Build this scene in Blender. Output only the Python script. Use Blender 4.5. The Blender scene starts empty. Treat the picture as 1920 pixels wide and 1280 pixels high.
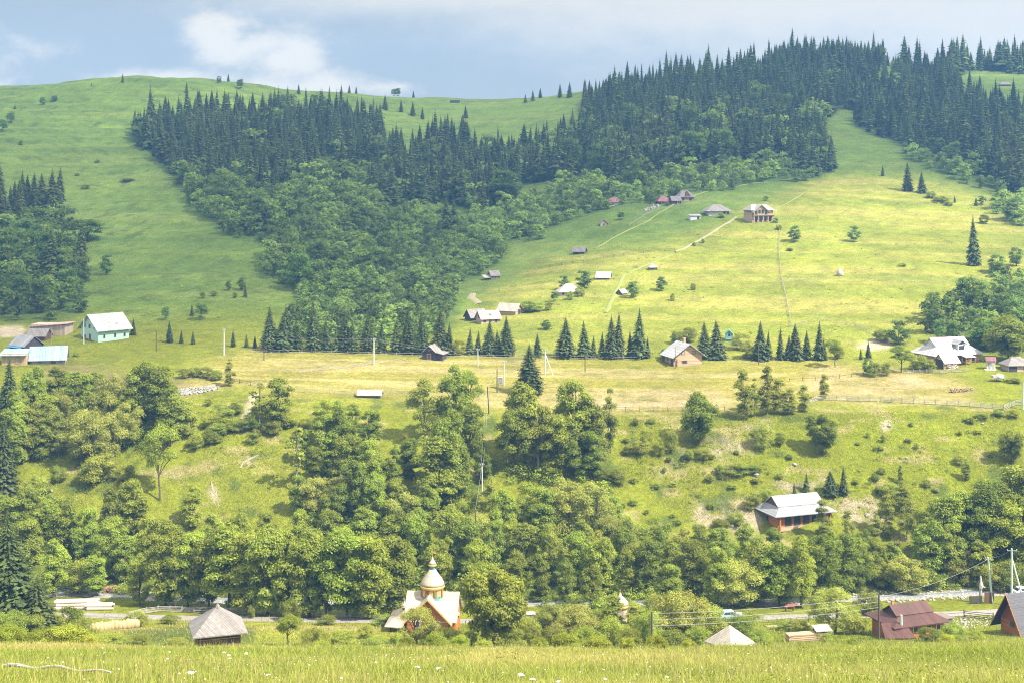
import bpy, math, random
import numpy as np
from mathutils import Vector

random.seed(7)
RNG = np.random.default_rng(11)
C = bpy.context.scene.collection
PI = math.pi
R = math.radians

# ------------------------------------------------------------------ camera model
ZC, F, VH = 80.0, 2600.0, 330.0          # camera height, focal length and horizon row on a 1920 x 1280 frame

def zat(v, d):
    return ZC - (v - VH) / F * d

# ------------------------------------------------------------------ terrain heights
NEAR = [(0, None), (35, 1282), (60, 1238), (95, 'c0'), (115, 'c+8'), (140, 'c+12'), (165, 1224), (190, 1215), (204, 1204),
        (215, 1194), (228, 1172), (240, 1150), (250, 1128), (257, 1113), (263, 1098)]
CREST = ([0, 300, 600, 1000, 1500, 1920], [1209, 1221, 1228, 1227, 1219, 1203])
BANK = [(275, 1040), (290, 930), (300, 860), (312, 790), (322, 757)]
FAR = {
 0: [(322, 735), (345, 690), (365, 660), (385, 625), (410, 600), (450, 545), (560, 425), (640, 345), (740, 252), (900, 170), (960, 166)],
 200: [(322, 748), (345, 705), (365, 665), (380, 642), (410, 600), (520, 490), (650, 360), (780, 255), (900, 152), (940, 147)],
 320: [(322, 750), (342, 705), (374, 652), (400, 615), (450, 540), (520, 470), (600, 390), (700, 310), (800, 225), (900, 140), (930, 137)],
 480: [(322, 752), (374, 655), (400, 612), (470, 520), (530, 450), (610, 380), (700, 310), (800, 240), (900, 182), (960, 158)],
 640: [(322, 757), (374, 657), (400, 622), (460, 552), (540, 460), (640, 368), (740, 296), (840, 235), (940, 182), (990, 169)],
 740: [(322, 760), (374, 661), (400, 628), (460, 562), (540, 475), (640, 390), (740, 320), (850, 262), (960, 205), (1030, 181)],
 850: [(322, 762), (374, 664), (400, 632), (450, 582), (530, 495), (640, 400), (740, 335), (860, 266), (980, 206), (1050, 187)],
 980: [(322, 763), (374, 665), (400, 628), (450, 562), (520, 488), (610, 408), (720, 335), (850, 255), (970, 197), (1030, 186)],
 1100: [(322, 763), (374, 666), (400, 622), (440, 562), (500, 482), (580, 402), (680, 335), (800, 262), (920, 195), (980, 171)],
 1300: [(322, 763), (374, 667), (400, 618), (430, 572), (500, 482), (570, 400), (640, 338), (780, 230), (900, 160), (960, 130)],
 1420: [(322, 763), (374, 667), (400, 615), (430, 567), (500, 480), (565, 413), (640, 342), (780, 230), (880, 165), (950, 118)],
 1580: [(322, 760), (374, 664), (400, 608), (430, 562), (500, 474), (570, 400), (640, 330), (720, 265), (820, 195), (960, 112)],
 1700: [(322, 757), (374, 660), (400, 602), (430, 557), (500, 472), (560, 412), (640, 330), (740, 258), (850, 185), (960, 116)],
 1800: [(322, 756), (374, 658), (400, 600), (430, 557), (500, 472), (560, 407), (640, 332), (740, 250), (850, 184), (930, 142), (1000, 128)],
 1920: [(322, 755), (374, 658), (400, 600), (430, 557), (500, 474), (560, 410), (640, 336), (740, 250), (850, 182), (930, 138), (1000, 120)],
}
US = sorted(FAR)
NS, SMAX = 181, 0.62
SG = np.linspace(-SMAX, SMAX, NS)
YG = np.arange(-60, 1541, 1.0)

def column(u):
    c = float(np.interp(u, *CREST))
    d = [-60.0]; z = [ZC + 14.0]
    for D, v in NEAR:
        if v is None:
            d.append(0.0); z.append(ZC - 1.75); continue
        if isinstance(v, str):
            v = c + float(v[1:])
        d.append(D); z.append(zat(v, D))
    for D, v in BANK[:-1] + FAR[u]:
        d.append(D); z.append(zat(v, D))
    D, v = FAR[u][-1]
    d += [D + 60, D + 220, 1700]; z += [z[-1] + 1.0, z[-1] - 14, z[-1] - 60]
    return np.interp(YG, d, z)

def gsmooth(a, sig, axis):
    n = int(sig * 3) + 1
    k = np.exp(-0.5 * (np.arange(-n, n + 1) / sig) ** 2); k /= k.sum()
    pad = [(0, 0), (0, 0)]; pad[axis] = (n, n)
    b = np.pad(a, pad, mode='edge')
    return np.apply_along_axis(lambda m: np.convolve(m, k, mode='valid'), axis, b)

_cols = np.array([column(u) for u in US])
_su = (np.array(US) - 960.0) / F
_z = np.empty((NS, len(YG)))
for j in range(len(YG)):
    _z[:, j] = np.interp(SG, _su, _cols[:, j])
_z = gsmooth(_z, 4.0, 0)
_s1, _s2 = gsmooth(_z, 3.0, 1), gsmooth(_z, 9.0, 1)
_t = np.clip((YG - 330) / 120, 0, 1)
ZG = _s1 * (1 - _t) + _s2 * _t

def vnoise(x, y, seed=0):
    """smooth value noise, -1..1"""
    x = np.asarray(x, float); y = np.asarray(y, float)
    xi = np.floor(x).astype(np.int64); yi = np.floor(y).astype(np.int64)
    fx = x - xi; fy = y - yi
    fx = fx * fx * (3 - 2 * fx); fy = fy * fy * (3 - 2 * fy)
    def h(a, b):
        n = (a * 374761393 + b * 668265263 + seed * 982451653) & 0x7fffffff
        n = ((n ^ (n >> 13)) * 1274126177) & 0x7fffffff
        n = n ^ (n >> 16)
        return (n & 0xffff) / 32767.5 - 1.0
    return (h(xi, yi) * (1 - fx) + h(xi + 1, yi) * fx) * (1 - fy) + (h(xi, yi + 1) * (1 - fx) + h(xi + 1, yi + 1) * fx) * fy

def fbm(x, y, seed=0, octs=4):
    t = 0.0; a = 1.0; n = 0.0
    for o in range(octs):
        t = t + a * vnoise(x * 2 ** o, y * 2 ** o, seed + o); n += a; a *= 0.5
    return t / n

def height(x, y):
    x = np.asarray(x, float); y = np.asarray(y, float)
    s = np.clip(x / np.maximum(y, 60.0), -SMAX, SMAX)
    a = (s + SMAX) / (2 * SMAX) * (NS - 1); b = np.clip(y + 60, 0, len(YG) - 1.001)
    i = np.clip(np.floor(a).astype(int), 0, NS - 2); j = np.floor(b).astype(int)
    p = a - i; q = b - j
    z = (ZG[i, j] * (1 - p) + ZG[i + 1, j] * p) * (1 - q) + (ZG[i, j + 1] * (1 - p) + ZG[i + 1, j + 1] * p) * q
    amp = np.interp(y, [0, 120, 200, 262, 275, 310, 330, 370, 420, 560, 900, 1500], [.15, 1.0, .15, .1, .7, .7, .12, .15, .9, 2.0, 2.6, 3.0])
    lam = np.where(y > 395, 55.0, 17.0)
    z = z + amp * fbm(x / lam, y / lam, 3, 4)
    # animal terracettes on the left hill
    m = np.clip((y - 430) / 60, 0, 1) * np.clip((-40 - x) / 60, 0, 1)
    z = z + m * 0.75 * np.sin((z + 1.5 * fbm(x / 40, y / 40, 9, 2)) * 1.15)
    return z

def ground(u, v, dmin=128.0):
    """the point of the ground seen at that place of the photograph"""
    s = (u - 960.0) / F; k = (v - VH) / F
    D = np.concatenate([np.arange(dmin, 420, 0.25), np.arange(420, 1250, 0.5)])
    d = height(s * D, D) - (ZC - k * D)
    hit = np.nonzero(d >= 0)[0]
    if len(hit) == 0:
        i = int(np.argmax(d)); D0 = D[i]
    else:
        D0 = D[hit[0]]
    x = s * D0
    return Vector((x, D0, float(height(x, D0))))

def project(x, y, z):
    return 960 + x / y * F, VH - (z - ZC) / y * F

def ppm(y):
    return F / y

# ------------------------------------------------------------------ mesh helpers
def np_mesh(name, V, faces, attrs=None, smooth=False):
    """faces: list of int arrays (n, k)"""
    me = bpy.data.meshes.new(name)
    V = np.ascontiguousarray(V, dtype=np.float32)
    me.vertices.add(len(V)); me.vertices.foreach_set('co', V.ravel())
    loops = np.concatenate([f.ravel() for f in faces]).astype(np.int32)
    sizes = np.concatenate([np.full(len(f), f.shape[1]) for f in faces]).astype(np.int32)
    starts = np.concatenate([[0], np.cumsum(sizes)[:-1]]).astype(np.int32)
    me.loops.add(len(loops)); me.loops.foreach_set('vertex_index', loops)
    me.polygons.add(len(sizes)); me.polygons.foreach_set('loop_start', starts); me.polygons.foreach_set('loop_total', sizes)
    if smooth:
        me.polygons.foreach_set('use_smooth', np.ones(len(sizes), dtype=bool))
    for k, (kind, dom, arr) in (attrs or {}).items():
        a = me.attributes.new(k, kind, dom)
        arr = np.ascontiguousarray(arr, dtype=np.float32)
        a.data.foreach_set('color' if kind == 'FLOAT_COLOR' else 'value', arr.ravel())
    me.update(calc_edges=True); me.validate()
    return me

def link(name, me, mat=None, parent=None):
    o = bpy.data.objects.new(name, me)
    if mat is not None and me is not None and len(me.materials) == 0:
        me.materials.append(mat)
    C.objects.link(o)
    if parent is not None:
        o.parent = parent
    return o

def tag(o, label=None, cat=None, group=None, kind=None):
    if label: o['label'] = label
    if cat: o['category'] = cat
    if group: o['group'] = group
    if kind: o['kind'] = kind
    return o

def thing(name, label, cat, loc=(0, 0, 0), rotz=0.0, group=None):
    o = bpy.data.objects.new(name, None); C.objects.link(o)
    o.empty_display_size = 0.5
    o.location = loc; o.rotation_euler = (0, 0, rotz)
    return tag(o, label, cat, group)

class MB:
    """collects shapes and links them as one mesh"""
    def __init__(self): self.v = []; self.f = []
    def add(self, vs, fs):
        n = len(self.v); self.v += [tuple(p) for p in vs]; self.f += [tuple(i + n for i in f) for f in fs]
        return self
    def box(self, cx, cy, cz, sx, sy, sz, rz=0.0, taper=1.0):
        c, s = math.cos(rz), math.sin(rz); vs = []
        for dz, t in ((-.5, 1.0), (.5, taper)):
            for dx, dy in ((-.5, -.5), (.5, -.5), (.5, .5), (-.5, .5)):
                x, y = dx * sx * t, dy * sy * t
                vs.append((cx + x * c - y * s, cy + x * s + y * c, cz + dz * sz))
        return self.add(vs, [(3, 2, 1, 0), (4, 5, 6, 7), (0, 1, 5, 4), (1, 2, 6, 5), (2, 3, 7, 6), (3, 0, 4, 7)])
    def tube(self, p0, p1, r0, r1=None, n=7, cap=True):
        r1 = r0 if r1 is None else r1
        p0 = Vector(p0); p1 = Vector(p1); d = (p1 - p0).normalized()
        a = d.orthogonal().normalized(); b = d.cross(a); vs = []
        for p, r in ((p0, r0), (p1, r1)):
            for i in range(n):
                t = 2 * PI * i / n
                vs.append(p + a * (r * math.cos(t)) + b * (r * math.sin(t)))
        fs = [(i, (i + 1) % n, n + (i + 1) % n, n + i) for i in range(n)]
        if cap: fs += [tuple(range(n - 1, -1, -1)), tuple(range(n, 2 * n))]
        return self.add(vs, fs)
    def path(self, pts, rads, n=6):
        for i in range(len(pts) - 1):
            self.tube(pts[i], pts[i + 1], rads[i], rads[i + 1], n)
        return self
    def lathe(self, prof, cx=0, cy=0, n=16, rot=0.0):
        vs = []; m = len(prof)
        for r, z in prof:
            for i in range(n):
                t = 2 * PI * i / n + rot
                vs.append((cx + r * math.cos(t), cy + r * math.sin(t), z))
        fs = []
        for k in range(m - 1):
            for i in range(n):
                j = (i + 1) % n
                fs.append((k * n + i, k * n + j, (k + 1) * n + j, (k + 1) * n + i))
        fs += [tuple(range(n - 1, -1, -1)), tuple((m - 1) * n + i for i in range(n))]
        return self.add(vs, fs)
    def extrude(self, prof, a0, a1, axis='y'):
        """prof: list of (p, z); axis y: p is x, extruded along y; axis x: p is y, extruded along x"""
        n = len(prof); vs = []
        for a in (a0, a1):
            for p, z in prof:
                vs.append((p, a, z) if axis == 'y' else (a, p, z))
        fs = [(i, (i + 1) % n, n + (i + 1) % n, n + i) for i in range(n)]
        fs += [tuple(range(n - 1, -1, -1)), tuple(range(n, 2 * n))]
        return self.add(vs, fs)
    def rock(self, c, r, seed=0, flat=0.7):
        rr = random.Random(seed); n = 6; vs = [(c[0], c[1], c[2] - r * flat)]
        for k, (zz, q) in enumerate(((-.45, .85), (.25, .95), (.75, .55))):
            for i in range(n):
                t = 2 * PI * (i + .5 * k) / n + rr.uniform(-.25, .25); q2 = q * rr.uniform(.75, 1.15) * r
                vs.append((c[0] + q2 * math.cos(t), c[1] + q2 * math.sin(t), c[2] + zz * r * flat * rr.uniform(.8, 1.2)))
        vs.append((c[0], c[1], c[2] + r * flat)); fs = []
        for i in range(n):
            j = (i + 1) % n
            fs.append((0, 1 + j, 1 + i))
            for k in range(2):
                a = 1 + k * n; fs.append((a + i, a + j, a + n + j, a + n + i))
            fs.append((1 + 2 * n + i, 1 + 2 * n + j, 1 + 3 * n))
        return self.add(vs, fs)
    def mesh(self, name, smooth=False):
        me = bpy.data.meshes.new(name)
        me.from_pydata(self.v, [], self.f)
        if smooth:
            me.polygons.foreach_set('use_smooth', [True] * len(me.polygons))
        me.update()
        import bmesh
        bm = bmesh.new(); bm.from_mesh(me); bmesh.ops.recalc_face_normals(bm, faces=bm.faces); bm.to_mesh(me); bm.free()
        return me
    def build(self, name, mat, parent=None, smooth=False):
        return link(name, self.mesh(name, smooth), mat, parent)

# ------------------------------------------------------------------ materials
def lin(r, g, b):
    def c(x):
        x /= 255.0
        return x / 12.92 if x <= 0.04045 else ((x + 0.055) / 1.055) ** 2.4
    return (c(r), c(g), c(b))

def nodes_of(m):
    m.use_nodes = True
    nt = m.node_tree; nt.nodes.clear()
    return nt, nt.nodes, nt.links

def mat(name, c1, c2=None, scale=6.0, rough=0.85, stripes=None, groove=0.35, metal=0.0, bump=0.25, spec=0.25, detail=5.0):
    """two tones mixed by noise, with optional board / seam lines: stripes=(axis, period in metres)"""
    m = bpy.data.materials.new(name); nt, N, L = nodes_of(m)
    out = N.new('ShaderNodeOutputMaterial'); b = N.new('ShaderNodeBsdfPrincipled')
    L.new(b.outputs[0], out.inputs[0])
    b.inputs['Roughness'].default_value = rough; b.inputs['Metallic'].default_value = metal
    b.inputs['Specular IOR Level'].default_value = spec
    tc = N.new('ShaderNodeTexCoord'); no = N.new('ShaderNodeTexNoise')
    L.new(tc.outputs['Object'], no.inputs['Vector'])
    no.inputs['Scale'].default_value = scale; no.inputs['Detail'].default_value = detail; no.inputs['Roughness'].default_value = 0.65
    mp = N.new('ShaderNodeMapRange'); mp.inputs[1].default_value = 0.3; mp.inputs[2].default_value = 0.7
    L.new(no.outputs[0], mp.inputs[0])
    mix = N.new('ShaderNodeMix'); mix.data_type = 'RGBA'
    c2 = c2 or tuple(x * 0.7 for x in c1)
    mix.inputs[6].default_value = (*c1, 1); mix.inputs[7].default_value = (*c2, 1)
    L.new(mp.outputs[0], mix.inputs[0]); col = mix.outputs[2]; hgt = no.outputs[0]
    if stripes:
        ax, per = stripes
        sp = N.new('ShaderNodeSeparateXYZ'); L.new(tc.outputs['Object'], sp.inputs[0])
        src = sp.outputs['XYZ'.index(ax)] if ax in 'XYZ' else None
        if ax == 'D':      # boards standing upright on any wall: x + y
            ad = N.new('ShaderNodeMath'); ad.operation = 'ADD'
            L.new(sp.outputs[0], ad.inputs[0]); L.new(sp.outputs[1], ad.inputs[1]); src = ad.outputs[0]
        mu = N.new('ShaderNodeMath'); mu.operation = 'MULTIPLY'; mu.inputs[1].default_value = 1.0 / per; L.new(src, mu.inputs[0])
        fr = N.new('ShaderNodeMath'); fr.operation = 'FRACT'; L.new(mu.outputs[0], fr.inputs[0])
        fl = N.new('ShaderNodeMath'); fl.operation = 'FLOOR'; L.new(mu.outputs[0], fl.inputs[0])
        wn = N.new('ShaderNodeTexWhiteNoise'); wn.noise_dimensions = '1D'; L.new(fl.outputs[0], wn.inputs['W'])
        pp = N.new('ShaderNodeMath'); pp.operation = 'PINGPONG'; pp.inputs[1].default_value = 0.5; L.new(fr.outputs[0], pp.inputs[0])
        st = N.new('ShaderNodeMapRange'); st.inputs[1].default_value = 0.0; st.inputs[2].default_value = 0.12; L.new(pp.outputs[0], st.inputs[0])
        st.inputs[3].default_value = 1 - groove; st.inputs[4].default_value = 1.0
        vr = N.new('ShaderNodeMapRange'); vr.inputs[3].default_value = 0.82; vr.inputs[4].default_value = 1.14; L.new(wn.outputs[0], vr.inputs[0])
        ml = N.new('ShaderNodeMath'); ml.operation = 'MULTIPLY'; L.new(st.outputs[0], ml.inputs[0]); L.new(vr.outputs[0], ml.inputs[1])
        sc = N.new('ShaderNodeVectorMath'); sc.operation = 'SCALE'; L.new(col, sc.inputs[0]); L.new(ml.outputs[0], sc.inputs['Scale'])
        col = sc.outputs[0]
        ha = N.new('ShaderNodeMath'); ha.operation = 'ADD'; L.new(hgt, ha.inputs[0]); L.new(st.outputs[0], ha.inputs[1]); hgt = ha.outputs[0]
    L.new(col, b.inputs['Base Color'])
    if bump:
        bu = N.new('ShaderNodeBump'); bu.inputs['Strength'].default_value = bump; bu.inputs['Distance'].default_value = 0.05
        L.new(hgt, bu.inputs['Height']); L.new(bu.outputs[0], b.inputs['Normal'])
    return m

def leaf_mat(name, c, hue=0.03, val=0.35, trans=0.5):
    """leaf colour, varied from plant to plant and from clump to clump"""
    m = bpy.data.materials.new(name); nt, N, L = nodes_of(m)
    out = N.new('ShaderNodeOutputMaterial')
    oi = N.new('ShaderNodeObjectInfo'); at = N.new('ShaderNodeAttribute'); at.attribute_name = 'tone'
    hs = N.new('ShaderNodeHueSaturation'); hs.inputs['Color'].default_value = (*c, 1)
    mh = N.new('ShaderNodeMapRange'); mh.inputs[3].default_value = 0.5 - hue * 0.25; mh.inputs[4].default_value = 0.5 + hue * 0.9; L.new(oi.outputs['Random'], mh.inputs[0])
    L.new(mh.outputs[0], hs.inputs['Hue'])
    m7 = N.new('ShaderNodeMath'); m7.operation = 'MULTIPLY'; m7.inputs[1].default_value = 7.31; L.new(oi.outputs['Random'], m7.inputs[0])
    fr = N.new('ShaderNodeMath'); fr.operation = 'FRACT'; L.new(m7.outputs[0], fr.inputs[0])
    mv = N.new('ShaderNodeMapRange'); mv.inputs[3].default_value = 1 - val * .8; mv.inputs[4].default_value = 1 + val; L.new(fr.outputs[0], mv.inputs[0])
    mm = N.new('ShaderNodeMath'); mm.operation = 'MULTIPLY'; L.new(mv.outputs[0], mm.inputs[0]); L.new(at.outputs['Fac'], mm.inputs[1])
    L.new(mm.outputs[0], hs.inputs['Value'])
    d = N.new('ShaderNodeBsdfDiffuse'); t = N.new('ShaderNodeBsdfTranslucent'); g = N.new('ShaderNodeBsdfGlossy'); g.inputs['Roughness'].default_value = 0.5
    L.new(hs.outputs[0], d.inputs[0])
    tg = N.new('ShaderNodeMix'); tg.data_type = 'RGBA'; tg.blend_type = 'MULTIPLY'; tg.inputs[0].default_value = 1; tg.inputs[7].default_value = (1.25, 1.2, .55, 1)
    L.new(hs.outputs[0], tg.inputs[6]); L.new(tg.outputs[2], t.inputs[0])
    mx = N.new('ShaderNodeMixShader'); mx.inputs[0].default_value = trans; L.new(d.outputs[0], mx.inputs[1]); L.new(t.outputs[0], mx.inputs[2])
    m2 = N.new('ShaderNodeMixShader'); m2.inputs[0].default_value = 0.012; L.new(mx.outputs[0], m2.inputs[1]); L.new(g.outputs[0], m2.inputs[2])
    L.new(m2.outputs[0], out.inputs[0])
    return m
# ------------------------------------------------------------------ regions of the hillside, outlined as seen from the meadow
S1 = [(248, 240), (300, 228), (350, 216), (440, 212), (520, 216), (600, 222), (700, 228), (722, 262), (722, 285), (690, 300), (620, 300), (600, 330), (560, 345), (520, 360), (420, 350), (345, 338), (300, 303), (262, 268)]
S2 = [(620, 300), (720, 290), (760, 302), (830, 292), (900, 300), (960, 286), (1020, 278), (1110, 245), (1115, 300), (1060, 340), (980, 345), (960, 372), (900, 398), (830, 378), (760, 380), (720, 395), (690, 360), (640, 320)]
S3 = [(802, 275), (870, 272), (880, 300), (800, 300)]
S4 = [(1095, 190), (1150, 172), (1250, 155), (1370, 142), (1480, 120), (1600, 114), (1660, 118), (1640, 135), (1610, 165), (1602, 190), (1560, 212), (1530, 250), (1565, 318), (1520, 328), (1450, 300), (1350, 312), (1250, 318), (1180, 352), (1110, 320), (1100, 270)]
S5 = [(1605, 195), (1640, 170), (1700, 130), (1780, 138), (1790, 172), (1850, 205), (1925, 215), (1925, 362), (1890, 355), (1820, 320), (1760, 290), (1700, 275), (1640, 250), (1608, 225)]
S5B = [(1780, 130), (1925, 126), (1925, 138), (1860, 132), (1780, 141)]
S6 = [(-5, 390), (60, 388), (112, 388), (112, 410), (60, 430), (-5, 440)]
S7 = [(70, 500), (150, 500), (155, 535), (80, 525)]
B1 = [(330, 335), (400, 352), (520, 367), (560, 352), (620, 322), (690, 372), (720, 402), (700, 470), (640, 500), (590, 560), (530, 530), (490, 505), (520, 462), (430, 442), (375, 395)]
B2 = [(560, 560), (640, 480), (720, 400), (800, 395), (880, 430), (955, 478), (900, 520), (850, 535), (845, 590), (800, 640), (500, 650), (560, 610)]
B3 = [(880, 400), (960, 382), (1100, 335), (1200, 345), (1300, 318), (1440, 308), (1540, 328), (1500, 336), (1420, 345), (1300, 365), (1150, 392), (1030, 425), (1000, 455), (900, 460)]
B3B = [(1440, 262), (1520, 262), (1545, 318), (1440, 312)]
B4 = [(-5, 440), (110, 408), (140, 440), (150, 530), (150, 590), (100, 605), (-5, 605)]
B5 = [(1690, 284), (1760, 295), (1830, 328), (1900, 362), (1870, 368), (1800, 338), (1710, 302)]
B6 = [(1840, 385), (1925, 375), (1925, 425), (1860, 405)]
B7 = [(1745, 600), (1830, 560), (1925, 520), (1925, 665), (1850, 660), (1800, 640), (1750, 640)]
MEADOW_R = [(850, 600), (1000, 495), (1300, 440), (1420, 385), (1560, 330), (1700, 330), (1925, 380), (1925, 640), (1500, 660), (900, 665)]
MOWN = [(330, 735), (360, 690), (470, 655), (700, 662), (1000, 672), (1250, 688), (1500, 676), (1660, 700), (1780, 700), (1830, 740), (1800, 765), (1530, 748), (1350, 772), (1000, 772), (780, 745), (560, 740), (450, 722)]
TAN_L = [(60, 690), (140, 680), (270, 705), (400, 722), (330, 742), (240, 745), (120, 730)]
TAN_R = [(1540, 690), (1660, 695), (1790, 712), (1830, 735), (1770, 742), (1560, 745), (1490, 720)]
HAYBAND = [(1080, 745), (1330, 735), (1380, 757), (1330, 768), (1090, 765)]
BANK_R = [(1180, 780), (1520, 772), (1900, 770), (1925, 900), (1800, 985), (1560, 960), (1400, 960), (1200, 900)]
FIELD_V = [(150, 1172), (420, 1160), (700, 1172), (760, 1200), (300, 1200), (160, 1195)]
SCREE = [[(1290, 945), (1420, 930), (1440, 990), (1370, 1000), (1300, 975)], [(1420, 900), (1520, 890), (1560, 910), (1490, 925)], [(1560, 930), (1640, 935), (1660, 975), (1580, 970)],
         [(1370, 800), (1440, 790), (1430, 845), (1330, 850)], [(1260, 865), (1300, 838), (1300, 860), (1230, 900)]]
DIRT = [[(1640, 640), (1665, 640), (1670, 655), (1600, 650)], [(470, 745), (478, 745), (472, 790), (455, 795)], [(1655, 795), (1668, 785), (1672, 800), (1658, 812)], [(450, 870), (480, 852), (470, 868)],
        [(0, 612), (40, 615), (60, 632), (0, 632)], [(400, 912), (408, 930), (404, 945), (392, 915)]]
PLOTS = [[(1260, 1168), (1330, 1160), (1340, 1182), (1270, 1190)], [(230, 1185), (350, 1175), (480, 1180), (480, 1205), (240, 1205)]]

_gx, _gy = np.meshgrid(np.arange(-100, 2021, 4.0), np.arange(80, 1300, 4.0))
def inside(poly, X, Y):
    r = np.zeros(X.shape, bool); n = len(poly)
    for i in range(n):
        x1, y1 = poly[i]; x2, y2 = poly[(i + 1) % n]
        if y1 == y2: continue
        r ^= ((y1 > Y) != (y2 > Y)) & (X < (x2 - x1) * (Y - y1) / (y2 - y1) + x1)
    return r

def soft(polys, sig=2.0):
    m = np.zeros(_gx.shape)
    for p in polys:
        m = np.maximum(m, inside(p, _gx, _gy).astype(float))
    return gsmooth(gsmooth(m, sig, 0), sig, 1)

def samp(m, u, v):
    a = np.clip((u + 100) / 4.0, 0, m.shape[1] - 1.001); b = np.clip((v - 80) / 4.0, 0, m.shape[0] - 1.001)
    i = a.astype(int); j = b.astype(int); p = a - i; q = b - j
    return (m[j, i] * (1 - p) + m[j, i + 1] * p) * (1 - q) + (m[j + 1, i] * (1 - p) + m[j + 1, i + 1] * p) * q

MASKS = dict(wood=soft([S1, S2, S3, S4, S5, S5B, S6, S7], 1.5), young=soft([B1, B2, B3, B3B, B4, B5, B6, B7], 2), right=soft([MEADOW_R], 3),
             mown=soft([MOWN], 2.5), tanl=soft([TAN_L], 2), tanr=soft([TAN_R], 3), hay=soft([HAYBAND], 2), bank=soft([BANK_R], 5),
             field=soft([FIELD_V], 1.2), scree=soft(SCREE, 1.6), dirt=soft(DIRT, .9), plots=soft(PLOTS, 1.5))
WARP = {'scree': 26, 'dirt': 8, 'mown': 8, 'tanl': 10, 'tanr': 14, 'hay': 14}

def lerp(a, b, t):
    return a * (1 - t[:, None]) + np.array(b)[None, :] * t[:, None]

def ground_colour(x, y):
    z = height(x, y); yy = np.maximum(y, 5.0)
    u, v = project(x, yy, z)
    n1 = fbm(x / 38, y / 38, 21, 4); n2 = fbm(x / 9, y / 9, 22, 3); n3 = fbm(x / 2.2, y / 2.2, 23, 2)
    w1 = fbm(x / 6, y / 6, 31, 3); w2 = fbm(x / 6, y / 6, 33, 3)
    def M(k):
        a = WARP.get(k, 10)
        return samp(MASKS[k], u + a * w1, v + a * .6 * w2)
    far = np.clip((y - 395) / 40, 0, 1); left = np.clip((-20 - x) / 100, 0, 1)
    col = np.tile(np.array([[.165, .182, .016]]), (len(x), 1))
    col = lerp(col, (.112, .166, .026), far)                         # hill pasture
    col = lerp(col, (.190, .204, .026), M('right') * (0.85 + .3 * n2))
    ct = fbm(x / 55, z / 1.3, 61, 3)
    col = lerp(col, (.165, .195, .045), np.clip(ct * 1.1, 0, .45) * far * (1 - M('right')))
    col = lerp(col, (.075, .120, .028), np.clip(-ct * 1.0 - .1, 0, .4) * far * (1 - M('right')))
    band = fbm(x / 90, (y + .25 * x) / 7.0, 41, 3)                   # mowing strips across the slope
    col = lerp(col, (.260, .235, .058), np.clip(M('right') * (band * 2.2 - .02), 0, .7))
    col = lerp(col, (.150, .175, .028), np.clip(M('right') * (-band * 1.9 - .12), 0, .8))
    col = lerp(col, (.235, .205, .042), M('mown'))
    st = fbm(x / 30, y / 2.6, 43, 3)
    col = lerp(col, (.310, .262, .105), np.clip(M('mown') * (st * 1.8 + .25), 0, .85))
    col = lerp(col, (.195, .190, .028), np.clip(M('mown') * (-st * 1.8 - .05), 0, .6))
    col = lerp(col, (.165, .135, .058), np.clip(M('tanl') * .9, 0, 1))
    col = lerp(col, (.330, .255, .130), np.clip(M('tanr') * (.75 + n2), 0, .9))
    col = lerp(col, (.360, .275, .150), np.clip(M('hay') * (.8 + n2), 0, .8))
    col = lerp(col, (.160, .182, .012), np.clip(M('bank') * (.75 + n1), 0, .9))
    col = lerp(col, (.200, .205, .020), M('field') * .9)
    col = lerp(col, (.300, .250, .100), np.clip(M('field') * (st * 2), 0, .8))
    col = lerp(col, (.055, .075, .022), np.clip(M('plots'), 0, .8))
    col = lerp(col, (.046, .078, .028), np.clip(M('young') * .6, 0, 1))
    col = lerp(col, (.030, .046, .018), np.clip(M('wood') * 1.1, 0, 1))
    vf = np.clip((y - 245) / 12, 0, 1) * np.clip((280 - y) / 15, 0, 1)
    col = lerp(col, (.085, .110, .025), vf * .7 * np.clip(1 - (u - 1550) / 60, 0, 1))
    col = lerp(col, (.300, .245, .165), np.clip(M('scree') * 1.5 * (.55 + 1.1 * n3 + .6 * n2), 0, .9))
    col = lerp(col, (.360, .295, .205), np.clip(M('dirt') * 1.6, 0, .95))
    fg = np.clip((130 - y) / 25, 0, 1)
    col = lerp(col, (.150, .160, .035), fg)
    col = lerp(col, (.235, .200, .075), np.clip(fg * (n1 * 1.2 + n2 * .8) * np.clip(1 - (u - 900) / 900, .2, 1), 0, .7))
    n4 = fbm(x / 4.5, y / 8.0, 26, 3)
    col = col * (1 + .17 * far * n4)[:, None]
    # weeds and bare spots
    col = col * (1 + .20 * n1 + .16 * n2 + .12 * n3)[:, None]
    dk = np.clip((fbm(x / 4.5, y / 4.5, 51, 3) - .22) * 4, 0, 1) * (.25 + .5 * np.clip((y - 262) / 10, 0, 1) * np.clip((330 - y) / 10, 0, 1) + .35 * far * left)
    col = lerp(col, (.052, .080, .018), np.clip(dk, 0, .8))
    by = np.clip((fbm(x / 6.0, y / 3.0, 57, 3) - .30) * 4, 0, 1) * np.clip((y - 262) / 10, 0, 1) * np.clip((330 - y) / 10, 0, 1)
    col = lerp(col, (.270, .225, .095), np.clip(by, 0, .7))
    return np.clip(col, .004, .8)

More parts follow.
